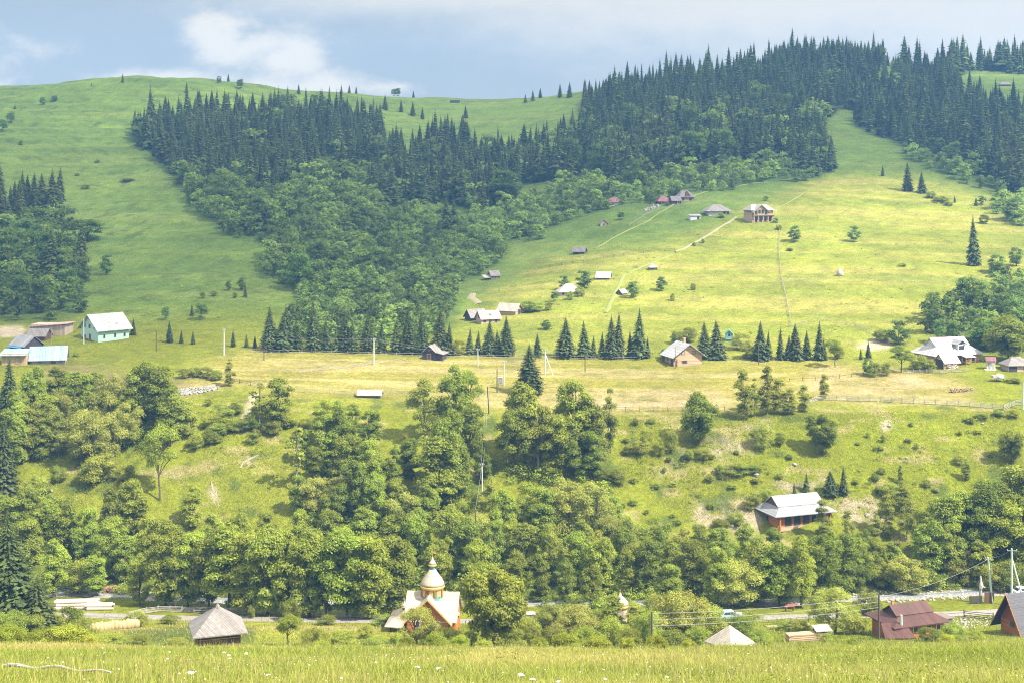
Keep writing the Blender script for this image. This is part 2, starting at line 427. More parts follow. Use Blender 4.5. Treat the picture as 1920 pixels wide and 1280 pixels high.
# ------------------------------------------------------------------ the ground sheet
def ground_material():
    m = bpy.data.materials.new('pasture'); nt, N, L = nodes_of(m)
    out = N.new('ShaderNodeOutputMaterial'); b = N.new('ShaderNodeBsdfPrincipled'); L.new(b.outputs[0], out.inputs[0])
    b.inputs['Roughness'].default_value = 1.0; b.inputs['Specular IOR Level'].default_value = 0.05
    at = N.new('ShaderNodeAttribute'); at.attribute_name = 'soil'
    tc = N.new('ShaderNodeTexCoord')
    val = None; hs = []
    for sc, amp in ((0.35, .16), (1.3, .30), (4.5, .34)):
        no = N.new('ShaderNodeTexNoise'); no.inputs['Scale'].default_value = sc; no.inputs['Detail'].default_value = 4; no.inputs['Roughness'].default_value = .7
        L.new(tc.outputs['Object'], no.inputs['Vector'])
        mr = N.new('ShaderNodeMapRange'); mr.inputs[1].default_value = .3; mr.inputs[2].default_value = .7
        mr.inputs[3].default_value = 1 - amp; mr.inputs[4].default_value = 1 + amp; L.new(no.outputs[0], mr.inputs[0])
        hs.append(no.outputs[0])
        if val is None: val = mr.outputs[0]
        else:
            mu = N.new('ShaderNodeMath'); mu.operation = 'MULTIPLY'; L.new(val, mu.inputs[0]); L.new(mr.outputs[0], mu.inputs[1]); val = mu.outputs[0]
    sc = N.new('ShaderNodeVectorMath'); sc.operation = 'SCALE'; L.new(at.outputs['Color'], sc.inputs[0]); L.new(val, sc.inputs['Scale'])
    L.new(sc.outputs[0], b.inputs['Base Color'])
    ad = N.new('ShaderNodeMath'); ad.operation = 'ADD'; L.new(hs[1], ad.inputs[0]); L.new(hs[2], ad.inputs[1])
    bu = N.new('ShaderNodeBump'); bu.inputs['Strength'].default_value = .8; bu.inputs['Distance'].default_value = .5
    L.new(ad.outputs[0], bu.inputs['Height']); L.new(bu.outputs[0], b.inputs['Normal'])
    return m

def build_ground():
    ys = np.concatenate([np.arange(-50, 20, 2.5), np.arange(20, 125, .8), np.arange(125, 400, .8), np.arange(400, 1060, 1.7), np.arange(1060, 1480, 12)])
    ss = np.linspace(-.60, .60, 620)
    Y, S = np.meshgrid(ys, ss, indexing='ij')
    X = S * np.maximum(Y, 60.0)
    x, y = X.ravel(), Y.ravel()
    V = np.stack([x, y, height(x, y)], 1)
    a, b = Y.shape
    I = np.arange(a * b).reshape(a, b)
    q = np.stack([I[:-1, :-1].ravel(), I[:-1, 1:].ravel(), I[1:, 1:].ravel(), I[1:, :-1].ravel()], 1)
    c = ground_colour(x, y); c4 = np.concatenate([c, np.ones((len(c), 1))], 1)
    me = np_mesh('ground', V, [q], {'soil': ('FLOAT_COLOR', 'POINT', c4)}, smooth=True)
    o = link('ground', me, ground_material())
    tag(o, 'grassy valley floor, terrace and hillsides of pasture', kind='structure')
    return o
build_ground()

# ------------------------------------------------------------------ light, sky, cloud, air, camera
EL, AZ = R(50), math.atan2(-0.50, 0.87)        # the sun stands to the right and a little behind the viewer
SUN = Vector((math.cos(EL) * math.cos(AZ), math.cos(EL) * math.sin(AZ), math.sin(EL)))

def build_light():
    l = bpy.data.lights.new('sun', 'SUN'); l.energy = 4.5; l.angle = R(0.5); l.color = (1.0, .945, .83)
    o = bpy.data.objects.new('sun', l); C.objects.link(o)
    o.rotation_euler = SUN.to_track_quat('Z', 'Y').to_euler(); o.location = SUN * 1500
    w = bpy.data.worlds.new('World'); bpy.context.scene.world = w; w.use_nodes = True
    nt = w.node_tree; N, L = nt.nodes, nt.links; N.clear()
    out = N.new('ShaderNodeOutputWorld'); bg = N.new('ShaderNodeBackground'); L.new(bg.outputs[0], out.inputs[0])
    sky = N.new('ShaderNodeTexSky'); sky.sky_type = 'NISHITA'; sky.sun_disc = False
    sky.sun_elevation = EL; sky.sun_rotation = math.atan2(SUN.x, SUN.y)
    sky.altitude = 700; sky.air_density = 1.0; sky.dust_density = 1.6; sky.ozone_density = 1.6
    bg.inputs['Strength'].default_value = 0.14
    tc = N.new('ShaderNodeTexCoord')
    sp = N.new('ShaderNodeSeparateXYZ'); L.new(tc.outputs['Generated'], sp.inputs[0])
    def math_(op, a, b=None, c=None):
        n = N.new('ShaderNodeMath'); n.operation = op
        for i, q in enumerate((a, b, c)):
            if q is None: continue
            if isinstance(q, (int, float)): n.inputs[i].default_value = q
            else: L.new(q, n.inputs[i])
        return n.outputs[0]
    yy = math_('MAXIMUM', math_('ABSOLUTE', sp.outputs[1]), 0.05)
    ax = math_('DIVIDE', sp.outputs[0], yy); az = math_('DIVIDE', sp.outputs[2], yy)
    cv = N.new('ShaderNodeCombineXYZ'); L.new(ax, cv.inputs[0]); L.new(az, cv.inputs[1])
    def noise(scx, scy, detail, rough, off):
        mp = N.new('ShaderNodeMapping'); mp.inputs['Scale'].default_value = (scx, scy, 1); mp.inputs['Location'].default_value = (off, off * .7, 0)
        L.new(cv.outputs[0], mp.inputs[0])
        n = N.new('ShaderNodeTexNoise'); n.inputs['Scale'].default_value = 1; n.inputs['Detail'].default_value = detail; n.inputs['Roughness'].default_value = rough
        L.new(mp.outputs[0], n.inputs['Vector']); return n.outputs[0]
    nb = noise(9, 18, 7, .62, 3.1); nf = noise(26, 40, 6, .6, 8.2)
    wob = math_('ADD', math_('MULTIPLY', math_('SUBTRACT', nb, .5), 1.5), math_('MULTIPLY', math_('SUBTRACT', nf, .5), 1.1))
    def blob(u, v, ru, rv, amp=1.0):
        """a bank of cloud in a direction of the sky"""
        dx = math_('DIVIDE', math_('SUBTRACT', ax, (u - 960) / F), ru / F)
        dz = math_('DIVIDE', math_('SUBTRACT', az, (VH - v) / F), rv / F)
        r = math_('SQRT', math_('ADD', math_('MULTIPLY', dx, dx), math_('MULTIPLY', dz, dz)))
        return math_('MULTIPLY', math_('SUBTRACT', 1.0, r), amp)
    def top(*q):
        r = q[0]
        for k in q[1:]: r = math_('MAXIMUM', r, k)
        return r
    def ramp(x, a, b):
        n = N.new('ShaderNodeMapRange'); n.interpolation_type = 'SMOOTHSTEP'; n.inputs[1].default_value = a; n.inputs[2].default_value = b; L.new(x, n.inputs[0]); return n.outputs[0]
    def mix(f, a, b):
        n = N.new('ShaderNodeMix'); n.data_type = 'RGBA'; L.new(f, n.inputs[0])
        for i, q in ((6, a), (7, b)):
            if isinstance(q, tuple): n.inputs[i].default_value = (*q, 1)
            else: L.new(q, n.inputs[i])
        return n.outputs[2]
    white = top(blob(410, 75, 95, 65), blob(550, 115, 85, 60), blob(600, 165, 190, 45), blob(300, 150, 190, 28, .8), blob(-160, 150, 200, 110, .35), blob(700, 165, 120, 30, .9), blob(470, 85, 120, 40, .8))
    wm = ramp(math_('ADD', white, math_('MULTIPLY', wob, 1.45)), -.16, .80)
    veil = top(blob(1500, -100, 1000, 260, 1.6), blob(1950, 40, 620, 170, 1.2), blob(850, -20, 560, 70, 1.0))
    vm = ramp(math_('ADD', veil, math_('MULTIPLY', wob, .55)), -.25, .95)
    # a grey-blue layer over most of the sky
    base = mix(math_('MULTIPLY', ramp(nb, .25, .75), .6), (1.06, 1.22, 1.36), (1.28, 1.39, 1.46))
    lay = mix(math_('ADD', 0.94, 0.0), sky.outputs[0], base)
    c1 = mix(math_('MULTIPLY', vm, .9), lay, (2.3, 2.24, 2.08))
    c2 = mix(math_('MULTIPLY', wm, .92), c1, (2.55, 2.42, 2.15))
    # unseen sky overhead: white brightening added to raise the ambient fill
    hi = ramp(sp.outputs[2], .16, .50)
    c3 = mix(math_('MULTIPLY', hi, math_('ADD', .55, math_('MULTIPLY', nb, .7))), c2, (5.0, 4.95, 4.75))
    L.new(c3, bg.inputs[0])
build_light()

def build_cloud():
    """the broken cloud deck overhead that keeps the sun off the upper hills"""
    m = bpy.data.materials.new('cloud_vapour'); nt, N, L = nodes_of(m)
    out = N.new('ShaderNodeOutputMaterial'); t = N.new('ShaderNodeBsdfTransparent'); d = N.new('ShaderNodeBsdfDiffuse'); tr = N.new('ShaderNodeBsdfTranslucent')
    d.inputs[0].default_value = (.9, .9, .9, 1); tr.inputs[0].default_value = (.9, .9, .9, 1)
    a = N.new('ShaderNodeMixShader'); a.inputs[0].default_value = .6; L.new(d.outputs[0], a.inputs[1]); L.new(tr.outputs[0], a.inputs[2])
    b = N.new('ShaderNodeMixShader'); at = N.new('ShaderNodeAttribute'); at.attribute_name = 'vapour'
    L.new(at.outputs['Fac'], b.inputs[0]); L.new(t.outputs[0], b.inputs[1]); L.new(a.outputs[0], b.inputs[2]); L.new(b.outputs[0], out.inputs[0])
    edge = [(-420, 300), (-150, 345), (-100, 372), (-62, 395), (-48, 430), (-20, 478), (45, 515), (92, 548), (128, 598), (150, 622), (190, 640), (225, 622), (260, 585), (300, 560), (420, 560),
            (480, 640), (520, 800), (430, 850), (345, 885), (300, 905), (260, 935), (215, 1000), (150, 1150), (-600, 1150), (-620, 400)]
    g = 12.0
    xs = np.arange(-700, 620, g); ys = np.arange(240, 1260, g)
    X, Y = np.meshgrid(xs, ys)
    wx = X + 26 * fbm(X / 90, Y / 90, 71, 3); wy = Y + 26 * fbm(X / 90, Y / 90, 75, 3)
    dens = gsmooth(gsmooth(inside(edge, wx, wy).astype(float), 1.5, 0), 1.5, 1)
    th = dens * (1 + .45 * fbm(X / 70, Y / 70, 77, 4))
    # half shade over the left terrace, a thinner place over the top of the left hill
    hole = np.exp(-(((X + 200) / 90) ** 2 + ((Y - 880) / 80) ** 2)) * .30
    th = np.clip(th * (1 - hole), 0, 1.4)
    alt = 560.0
    Zg = height(X.ravel(), Y.ravel()).reshape(X.shape)
    t0 = (alt + 80 - Zg) / SUN.z
    PX = X + SUN.x * t0; PY = Y + SUN.y * t0
    top = alt + 80 + 40 * th; bot = alt + 78 - 14 * th
    n = X.size
    V = np.concatenate([np.stack([PX, PY, top], -1).reshape(-1, 3), np.stack([PX, PY, bot], -1).reshape(-1, 3)])
    I = np.arange(n).reshape(X.shape)
    q = np.stack([I[:-1, :-1], I[:-1, 1:], I[1:, 1:], I[1:, :-1]], -1).reshape(-1, 4)
    keep = th.ravel()[q].max(1) > .02
    q = q[keep]
    al = np.clip(1 - np.exp(-CLOUD_K * th), 0, 1).ravel()
    me = np_mesh('cloud', V, [q, q[:, ::-1] + n], {'vapour': ('FLOAT', 'POINT', np.concatenate([al, al]))}, smooth=True)
    o = link('cloud', me, m)
    tag(o, 'broken cloud deck high over the hills', kind='structure')
CLOUD_K = 0.48
build_cloud()

HAZE = 0.00020
def build_haze():
    m = bpy.data.materials.new('haze'); nt, N, L = nodes_of(m)
    out = N.new('ShaderNodeOutputMaterial'); v = N.new('ShaderNodeVolumePrincipled')
    v.inputs['Color'].default_value = (.22, .52, 1.0, 1); v.inputs['Density'].default_value = HAZE; v.inputs['Anisotropy'].default_value = 0.0
    L.new(v.outputs[0], out.inputs['Volume'])
    b = MB(); b.box(0, 720, 90, 1960, 1580, 270)
    o = b.build('haze', m)
    tag(o, 'thin blue summer haze filling the valley', kind='stuff')
build_haze()

def build_camera():
    c = bpy.data.cameras.new('camera'); c.sensor_width = 36; c.lens = F / 1920 * 36; c.clip_end = 8000; c.clip_start = .5
    c.shift_y = -(640 - VH) / 1920
    o = bpy.data.objects.new('camera', c); C.objects.link(o); o.location = (0, 0, ZC); o.rotation_euler = (R(90), 0, 0)
    s = bpy.context.scene; s.camera = o
    s.view_settings.view_transform = 'Standard'; s.view_settings.look = 'None'; s.view_settings.gamma = 1
    s.view_settings.exposure = 1.54; s.view_settings.use_curve_mapping = False
    s.render.engine = 'CYCLES'
    cy = s.cycles
    cy.use_denoising = True; cy.max_bounces = 6; cy.diffuse_bounces = 3; cy.glossy_bounces = 2; cy.transmission_bounces = 4; cy.transparent_max_bounces = 12
    cy.filter_width = 1.05; cy.volume_bounces = 0; cy.sample_clamp_indirect = 6
    try:
        cy.denoiser = 'OPENIMAGEDENOISE'; cy.denoising_input_passes = 'RGB_ALBEDO_NORMAL'; cy.denoising_prefilter = 'NONE'
    except Exception: pass
build_camera()
# ------------------------------------------------------------------ plants: prototypes
def rot_basis(n, rng):
    """two unit vectors across each normal n"""
    a = rng.normal(size=n.shape); a -= n * (a * n).sum(1, keepdims=True); a /= np.linalg.norm(a, axis=1, keepdims=True) + 1e-9
    return a, np.cross(n, a)

def leaf_quads(P, Nrm, size, rng, aspect=1.0):
    a, b = rot_basis(Nrm, rng)
    h = (size * rng.uniform(.6, 1.35, len(P)))[:, None]
    a = a * h; b = b * h * aspect
    V = np.stack([P - a, P - b * .62, P + a, P + b * .62], 1).reshape(-1, 3)
    Fq = np.arange(len(P) * 4).reshape(-1, 4)
    return V, Fq

def crown_points(clumps, n, rng, shell=.38):
    """leaves through the outer part of each clump"""
    w = np.array([c[3] ** 2 * c[4] if len(c) > 4 else c[3] ** 2 for c in clumps]); w /= w.sum()
    k = rng.choice(len(clumps), n, p=w)
    c = np.array([q[:3] for q in clumps])[k]; r = np.array([q[3] for q in clumps])[k]
    d = rng.normal(size=(n, 3)); d /= np.linalg.norm(d, axis=1, keepdims=True)
    d[:, 2] = np.where(d[:, 2] < -.35, -d[:, 2] * .6, d[:, 2])
    rad = r * (shell + (1.12 - shell) * rng.random(n) ** .6 + .25 * (rng.random(n) < .10) * rng.random(n)) * (1 + .34 * vnoise(d[:, 0] * 3 + k * 7, d[:, 1] * 3 + d[:, 2] * 4, 5))
    P = c + d * rad[:, None] * np.array([1, 1, .86])
    Nn = d + rng.normal(size=(n, 3)) * .55 + np.array([.12, -.08, .65]); Nn /= np.linalg.norm(Nn, axis=1, keepdims=True)
    return P, Nn, k

def make_crown(name, clumps, n, leaf, seed, zmin=.04):
    rng = np.random.default_rng(seed)
    P, Nn, k = crown_points(clumps, n, rng)
    ok = P[:, 2] > zmin; P, Nn, k = P[ok], Nn[ok], k[ok]
    V, Fq = leaf_quads(P, Nn, np.full(len(P), leaf), rng, .8)
    tone = (.86 + .28 * rng.random(len(clumps)))[k] * rng.uniform(.75, 1.25, len(P))
    return np_mesh(name, V, [Fq], {'tone': ('FLOAT', 'FACE', tone)})

def make_trunk(name, clumps, rng, r0=.022, lean=0.0, fork=.3, top=.8, multi=1, limbs=.3):
    b = MB()
    for m in range(multi):
        a = rng.uniform(0, 2 * PI); sp = .05 if multi > 1 else 0
        pts = [(sp * math.cos(a) * .4, sp * math.sin(a) * .4, -.06)]
        for i in range(1, 6):
            t = i / 5 * top
            pts.append((lean * t + sp * math.cos(a) * (1 + 2 * t) + rng.uniform(-.012, .012), sp * math.sin(a) * (1 + 2 * t) + rng.uniform(-.012, .012), t))
        b.path(pts, [r0 * (1 - .17 * i) for i in range(6)], 6)
        for c in clumps:
            if rng.random() > limbs / multi + .05: continue
            t = min(max(c[2] - .22 - rng.uniform(0, .15), fork), top * .9)
            p = Vector((lean * t + sp * math.cos(a) * (1 + 2 * t), sp * math.sin(a) * (1 + 2 * t), t)); q = Vector(c[:3]); mid = p.lerp(q, .5) + Vector((0, 0, .03))
            b.path([p, mid, q], [r0 * .45, r0 * .3, r0 * .12], 5)
    return b.mesh(name)

def ovoid(rng, n, rx, z0, z1, r, flat=1.0, pear=0.0):
    """clumps filling a crown of half width rx between z0 and z1"""
    out = []
    for i in range(n * 30):
        if len(out) >= n: break
        t = rng.uniform(0, 1); zc = z0 + (z1 - z0) * t
        w = rx * math.sqrt(max(0.02, 1 - abs(2 * t - 1 + pear) ** 2.2)) 
        a = rng.uniform(0, 2 * PI); q = w * math.sqrt(rng.uniform(.15, 1)) 
        rr = r * rng.uniform(.7, 1.25)
        p = (q * math.cos(a), q * math.sin(a), zc, rr)
        if all((p[0] - o[0]) ** 2 + (p[1] - o[1]) ** 2 + (p[2] - o[2]) ** 2 > (.62 * (rr + o[3]) / 1.5) ** 2 for o in out): out.append(p)
    return out

PROTO = {}      # kind -> list of (crown mesh, trunk mesh)
def leaf_kind(kind, seeds, fn, leaf_material, bark, n, leaf, **tk):
    PROTO[kind] = []
    for s in seeds:
        rng = random.Random(s); cl = fn(rng)
        c = make_crown(kind + '_crown', cl, n, leaf, s); c.materials.append(leaf_material)
        t = make_trunk(kind + '_trunk', cl, rng, **tk); t.materials.append(bark)
        PROTO[kind].append((c, t))

BARK = mat('bark_brown', (.13, .095, .065), (.06, .045, .035), 18, .95)
BARKG = mat('bark_grey', (.26, .235, .20), (.12, .105, .09), 14, .95)
BARKW = mat('bark_birch', (.55, .53, .48), (.16, .14, .12), 9, .9)
L_ALDER = leaf_mat('alder_leaves', (.250, .285, .036), .022, .30)
L_WILLOW = leaf_mat('willow_leaves', (.335, .345, .072), .015, .22)
L_BIRCH = leaf_mat('birch_leaves', (.285, .300, .048), .02, .25)
L_DARK = leaf_mat('maple_leaves', (.225, .250, .030), .02, .22)
L_SHRUB = leaf_mat('shrub_leaves', (.260, .280, .040), .03, .32)
L_HILL = leaf_mat('hill_leaves', (.150, .215, .052), .025, .30)
L_SPRUCE = leaf_mat('spruce_needles', (.070, .088, .024), .02, .30, .2)

leaf_kind('alder', (1, 2, 3, 4), lambda r: ovoid(r, 32, .215, .08, .92, .092), L_ALDER, BARK, 19000, .0140, r0=.017, fork=.22)
leaf_kind('slim', (11, 12, 13), lambda r: ovoid(r, 22, .13, .10, .95, .078, pear=.25), L_BIRCH, BARKG, 10000, .0132, r0=.012, fork=.2, top=.92)
leaf_kind('birch', (15, 16), lambda r: ovoid(r, 20, .20, .22, .93, .10, pear=.15), L_BIRCH, BARKW, 10500, .0132, r0=.014, fork=.25, top=.9)
leaf_kind('willow', (21, 22, 23), lambda r: ovoid(r, 26, .42, .12, .80, .14), L_WILLOW, BARK, 22000, .0148, r0=.028, fork=.18, top=.55, multi=2)
leaf_kind('maple', (31, 32), lambda r: ovoid(r, 30, .36, .16, .88, .145), L_DARK, BARK, 27000, .0185, r0=.025, fork=.15)
leaf_kind('open', (41, 42), lambda r: ovoid(r, 15, .33, .48, .90, .125), L_ALDER, BARK, 11000, .0135, limbs=.8, r0=.02, fork=.32, lean=.02, top=.72)
leaf_kind('bush', (51, 52, 53, 54), lambda r: ovoid(r, 18, .46, .06, .74, .19), L_SHRUB, BARK, 9000, .0225, r0=.02, fork=.05, top=.5, multi=3)
leaf_kind('hilltree', (61, 62, 63), lambda r: ovoid(r, 22, .30, .10, .88, .125), L_HILL, BARK, 4200, .025, r0=.02, fork=.15)
leaf_kind('bare', (71,), lambda r: ovoid(r, 12, .12, .35, .92, .06), L_SHRUB, BARKG, 500, .022, r0=.013, fork=.25, top=.97)

def spruce_arrays(seed, levels=34, per=11, wide=.19, detail=3, bare=.03, fw=1.0, sag=1.0):
    """hanging fronds in whorls; unit height"""
    rng = random.Random(seed); V = []; T = []; tone = []
    for lv in range(levels):
        t = lv / (levels - 1); z = bare + (1 - bare) * t ** .93
        rad = wide * ((1 - t) ** .82) * (1 + .10 * math.sin(lv * 2.1 + seed)) + .006
        if t < .12: rad *= .72 + 2.2 * t
        k = max(4, int(per * (1 - .45 * t)))
        off = rng.uniform(0, 6.28)
        for i in range(k):
            a = off + 2 * PI * (i + rng.uniform(-.3, .3)) / k
            r = rad * rng.uniform(.55, 1.28); ca, sa = math.cos(a), math.sin(a)
            drop = r * rng.uniform(.25, .6) * sag; tn = rng.uniform(.55, 1.45)
            zz = z + rng.uniform(-.008, .008); wv = r * rng.uniform(.26, .42) * fw
            n0 = len(V)
            base = (0.0, 0.0, zz + .012); tip = (r * ca, r * sa, zz - drop)
            m = .55; mid = (r * m * ca, r * m * sa, zz - drop * .28)
            le = (mid[0] - sa * wv, mid[1] + ca * wv, mid[2] - wv * .55); ri = (mid[0] + sa * wv, mid[1] - ca * wv, mid[2] - wv * .55)
            V += [base, le, tip, ri, mid]
            T += [(n0, n0 + 4, n0 + 1), (n0 + 4, n0 + 2, n0 + 1), (n0, n0 + 3, n0 + 4), (n0 + 4, n0 + 3, n0 + 2)]; tone += [tn] * 4
            for d in range(detail - 1):
                q = rng.uniform(.35, .95); sd = rng.choice((-1, 1)); n0 = len(V)
                p = (r * q * ca, r * q * sa, zz - drop * q * .8); w2 = r * .30 * (.25 + .75 * fw) * rng.uniform(.6, 1.3)
                V += [p, (p[0] - sd * sa * w2 + ca * w2 * .5, p[1] + sd * ca * w2 + sa * w2 * .5, p[2] - w2 * .5), (p[0] + ca * w2 * .9, p[1] + sa * w2 * .9, p[2] - w2 * .9)]
                T += [(n0, n0 + 1, n0 + 2)]; tone += [tn * rng.uniform(.8, 1.25)]
    cz = [(.02, .5), (.2, .62), (.5, .55), (.8, .5), (.97, .0)]
    for i in range(4):
        for k in range(6):
            a0, a1 = PI / 3 * k, PI / 3 * (k + 1); n0 = len(V)
            for (zq, fr), a in ((cz[i], a0), (cz[i], a1), (cz[i + 1], a1), (cz[i + 1], a0)):
                rq = wide * fr * max(1 - zq, 0) ** .82; V.append((rq * math.cos(a), rq * math.sin(a), zq))
            T += [(n0, n0 + 1, n0 + 2), (n0, n0 + 2, n0 + 3)]; tone += [.7, .7]
    n0 = len(V); V += [(-.006, 0, .96), (.006, 0, .96), (0, .006, 1.03)]; T += [(n0, n0 + 1, n0 + 2)]; tone += [1]
    return np.array(V), np.array(T), np.array(tone)

def spruce_proto(kind, seeds, **k):
    PROTO[kind] = []
    for s in seeds:
        V, T, tn = spruce_arrays(s, **k)
        c = np_mesh('spruce_crown', V, [T], {'tone': ('FLOAT', 'FACE', tn)}); c.materials.append(L_SPRUCE)
        b = MB(); b.path([(0, 0, -.05), (0, 0, .4), (0, 0, .97)], [.014, .010, .002], 6)
        t = b.mesh('spruce_trunk'); t.materials.append(BARK)
        PROTO[kind].append((c, t))
spruce_proto('spruce', (1, 2, 3, 4), wide=.185, levels=46, per=15, detail=5, fw=.7)
spruce_proto('spruce_wide', (5, 6, 7), wide=.255, levels=46, per=18, detail=5, fw=.62)
spruce_proto('spruce_near', (21, 22), wide=.215, levels=58, per=22, detail=16, fw=.2, sag=.5)
spruce_proto('spruce_far', (11, 12, 13, 14, 15), wide=.17, levels=22, per=9, detail=3)
HALFW = {'alder': .31, 'slim': .19, 'birch': .27, 'willow': .52, 'maple': .45, 'open': .40, 'bush': .60, 'hilltree': .40, 'bare': .16, 'spruce': .19, 'spruce_wide': .27, 'spruce_far': .17, 'spruce_near': .20}
TOPZ = {'alder': .98, 'slim': 1.0, 'birch': 1.0, 'willow': .93, 'maple': .99, 'open': .99, 'bush': .90, 'hilltree': .99, 'bare': .97, 'spruce': 1.02, 'spruce_wide': 1.02, 'spruce_far': 1.02, 'spruce_near': 1.02}

# ------------------------------------------------------------------ plants: where they stand  (u, v of the foot, height in px, kind, width factor)
T = []
def trees(kind, rows, wf=1.0):
    for r in rows:
        T.append(dict(u=r[0], v=r[1], h=r[2], kind=kind, w=(r[3] if len(r) > 3 else None), wf=wf))
# the slope and copse at the left, below the farm
trees('spruce_near', [(18, 805, 140), (4, 950, 175), (992, 738, 96, 56), (24, 1192, 236, 140), (70, 1196, 120, 84)])
trees('alder', [(62, 792, 108), (110, 770, 85), (150, 802, 110), (138, 765, 62), (182, 772, 78), (268, 792, 120), (300, 800, 118), (240, 806, 84), (320, 836, 112), (12, 905, 140), (30, 860, 120),
                (210, 1012, 102), (250, 1004, 104), (205, 1085, 118), (278, 1085, 120), (310, 1135, 158), (352, 1138, 140), (120, 1050, 122), (90, 1010, 86), (58, 1030, 120), (160, 1062, 112), (262, 1132, 96), (360, 990, 80),
                (10, 1045, 120), (40, 1105, 130), (100, 1120, 110), (180, 1118, 80), (235, 1095, 95), (330, 1085, 105), (20, 770, 60), (90, 830, 95), (40, 830, 110)])
trees('willow', [(207, 806, 110, 84), (162, 868, 108, 100), (202, 862, 92, 80), (235, 838, 90, 76), (120, 815, 88, 80)])
trees('slim', [(358, 818, 66, 30), (62, 862, 110), (92, 855, 98), (76, 862, 92), (46, 865, 104), (110, 858, 84)])
trees('open', [(300, 938, 140, 92)])
trees('bush', [(188, 905, 58, 80), (366, 842, 30, 36), (148, 1112, 66, 70), (70, 938, 50), (110, 905, 34), (130, 1186, 52, 66), (98, 1192, 44, 60), (60, 1200, 50), (20, 1200, 60), (240, 905, 36), (160, 905, 30), (390, 760, 14), (30, 990, 60), (300, 1000, 30), (425, 795, 30, 50), (440, 810, 26, 40), (410, 815, 24, 44), (470, 805, 30, 50), (510, 815, 30, 40), (395, 830, 22, 40), (440, 776, 22, 40)])
# the belt of alders and willows along the river
trees('alder', [(392, 1140, 152), (430, 1146, 165), (470, 1150, 152), (502, 1153, 172), (542, 1154, 160), (580, 1156, 168), (612, 1157, 152), (650, 1158, 172), (690, 1160, 160), (730, 1152, 152), (400, 1055, 92), (448, 1046, 88),
                (498, 1052, 92), (560, 1048, 96), (620, 1052, 100), (680, 1046, 100), (742, 1064, 112), (782, 1068, 120), (842, 1078, 132), (882, 1080, 112), (932, 1086, 112), (982, 1088, 112), (1032, 1096, 112), (1082, 1106, 112),
                (1132, 1114, 112), (1182, 1118, 100), (1222, 1120, 110), (1262, 1108, 100), (620, 1005, 82), (660, 985, 122), (700, 995, 112), (742, 985, 90), (800, 1006, 100), (942, 1018, 100), (982, 1010, 84), (1012, 1020, 110),
                (1150, 1000, 70), (1032, 1060, 84), (962, 1062, 90), (1092, 1062, 90), (1172, 1072, 100), (1232, 1072, 90), (1300, 1126, 120), (1342, 1134, 112), (1422, 1128, 122), (1462, 1136, 122), (1502, 1138, 132), (1542, 1130, 132),
                (1582, 1110, 112), (1612, 1090, 84), (1642, 1088, 82), (1672, 1088, 72), (1352, 1072, 84), (1402, 1056, 76), (1452, 1062, 74), (1312, 1072, 92), (1502, 1074, 74), (900, 1120, 110), (960, 1130, 100), (1010, 1130, 90), (820, 1110, 100),
                (860, 1040, 80), (1060, 1130, 84), (1110, 1140, 84), (1250, 1145, 90), (760, 1110, 90), (1560, 1060, 66), (1620, 1050, 60)])
trees('alder', [(520, 806, 100, 66), (640, 872, 112), (692, 852, 84), (606, 832, 84), (612, 874, 100), (592, 908, 72), (646, 915, 102), (692, 934, 112), (852, 834, 150, 76), (882, 874, 122), (832, 935, 172, 90), (862, 936, 104), (772, 898, 78), (822, 955, 142),
                (742, 896, 62), (986, 874, 164, 100), (1012, 860, 96), (962, 884, 132, 74), (1076, 874, 162, 84), (1102, 866, 122), (1042, 896, 122), (1062, 898, 100), (1112, 898, 92), (660, 818, 62), (570, 870, 66), (560, 966, 78), (735, 945, 84), (905, 905, 60)])
trees('birch', [(796, 836, 132, 62), (458, 1142, 84, 40), (1010, 880, 130), (1700, 1016, 84), (700, 905, 80), (920, 960, 70)])
trees('willow', [(1062, 1010, 118, 100), (1112, 1008, 106, 110), (1382, 1136, 92, 110), (590, 966, 78, 70), (1150, 1050, 84, 90), (760, 1005, 84, 100), (1700, 1112, 72, 96), (900, 1035, 76, 90), (640, 955, 70, 70), (1290, 1060, 76, 84)])
trees('slim', [(1145, 848, 122, 32), (1120, 880, 110, 40), (1542, 1014, 76, 34), (1662, 1006, 92, 36), (1590, 1030, 74), (1640, 1022, 64), (1545, 748, 48, 22), (1590, 1046, 60), (760, 880, 66), (1690, 960, 60, 30)])
trees('bare', [(556, 925, 130), (1095, 850, 130), (487, 812, 100)])
trees('open', [(1722, 1052, 96, 64), (880, 800, 106, 70)])
# the wood at the lower right
trees('alder', [(1746, 1086, 116), (1766, 1068, 140), (1802, 1068, 152), (1832, 1078, 152), (1862, 1068, 172), (1902, 1058, 190), (1888, 1088, 152), (1780, 1090, 110), (1920, 1085, 150), (1840, 1100, 90), (1935, 1040, 170)])
trees('bush', [(1795, 1098, 52, 70), (1740, 1104, 40, 60), (1860, 1108, 50, 70), (1900, 1110, 60, 70), (1660, 1098, 44, 66), (1610, 1108, 50, 70), (1270, 1150, 40, 60), (1230, 1155, 40, 60)])
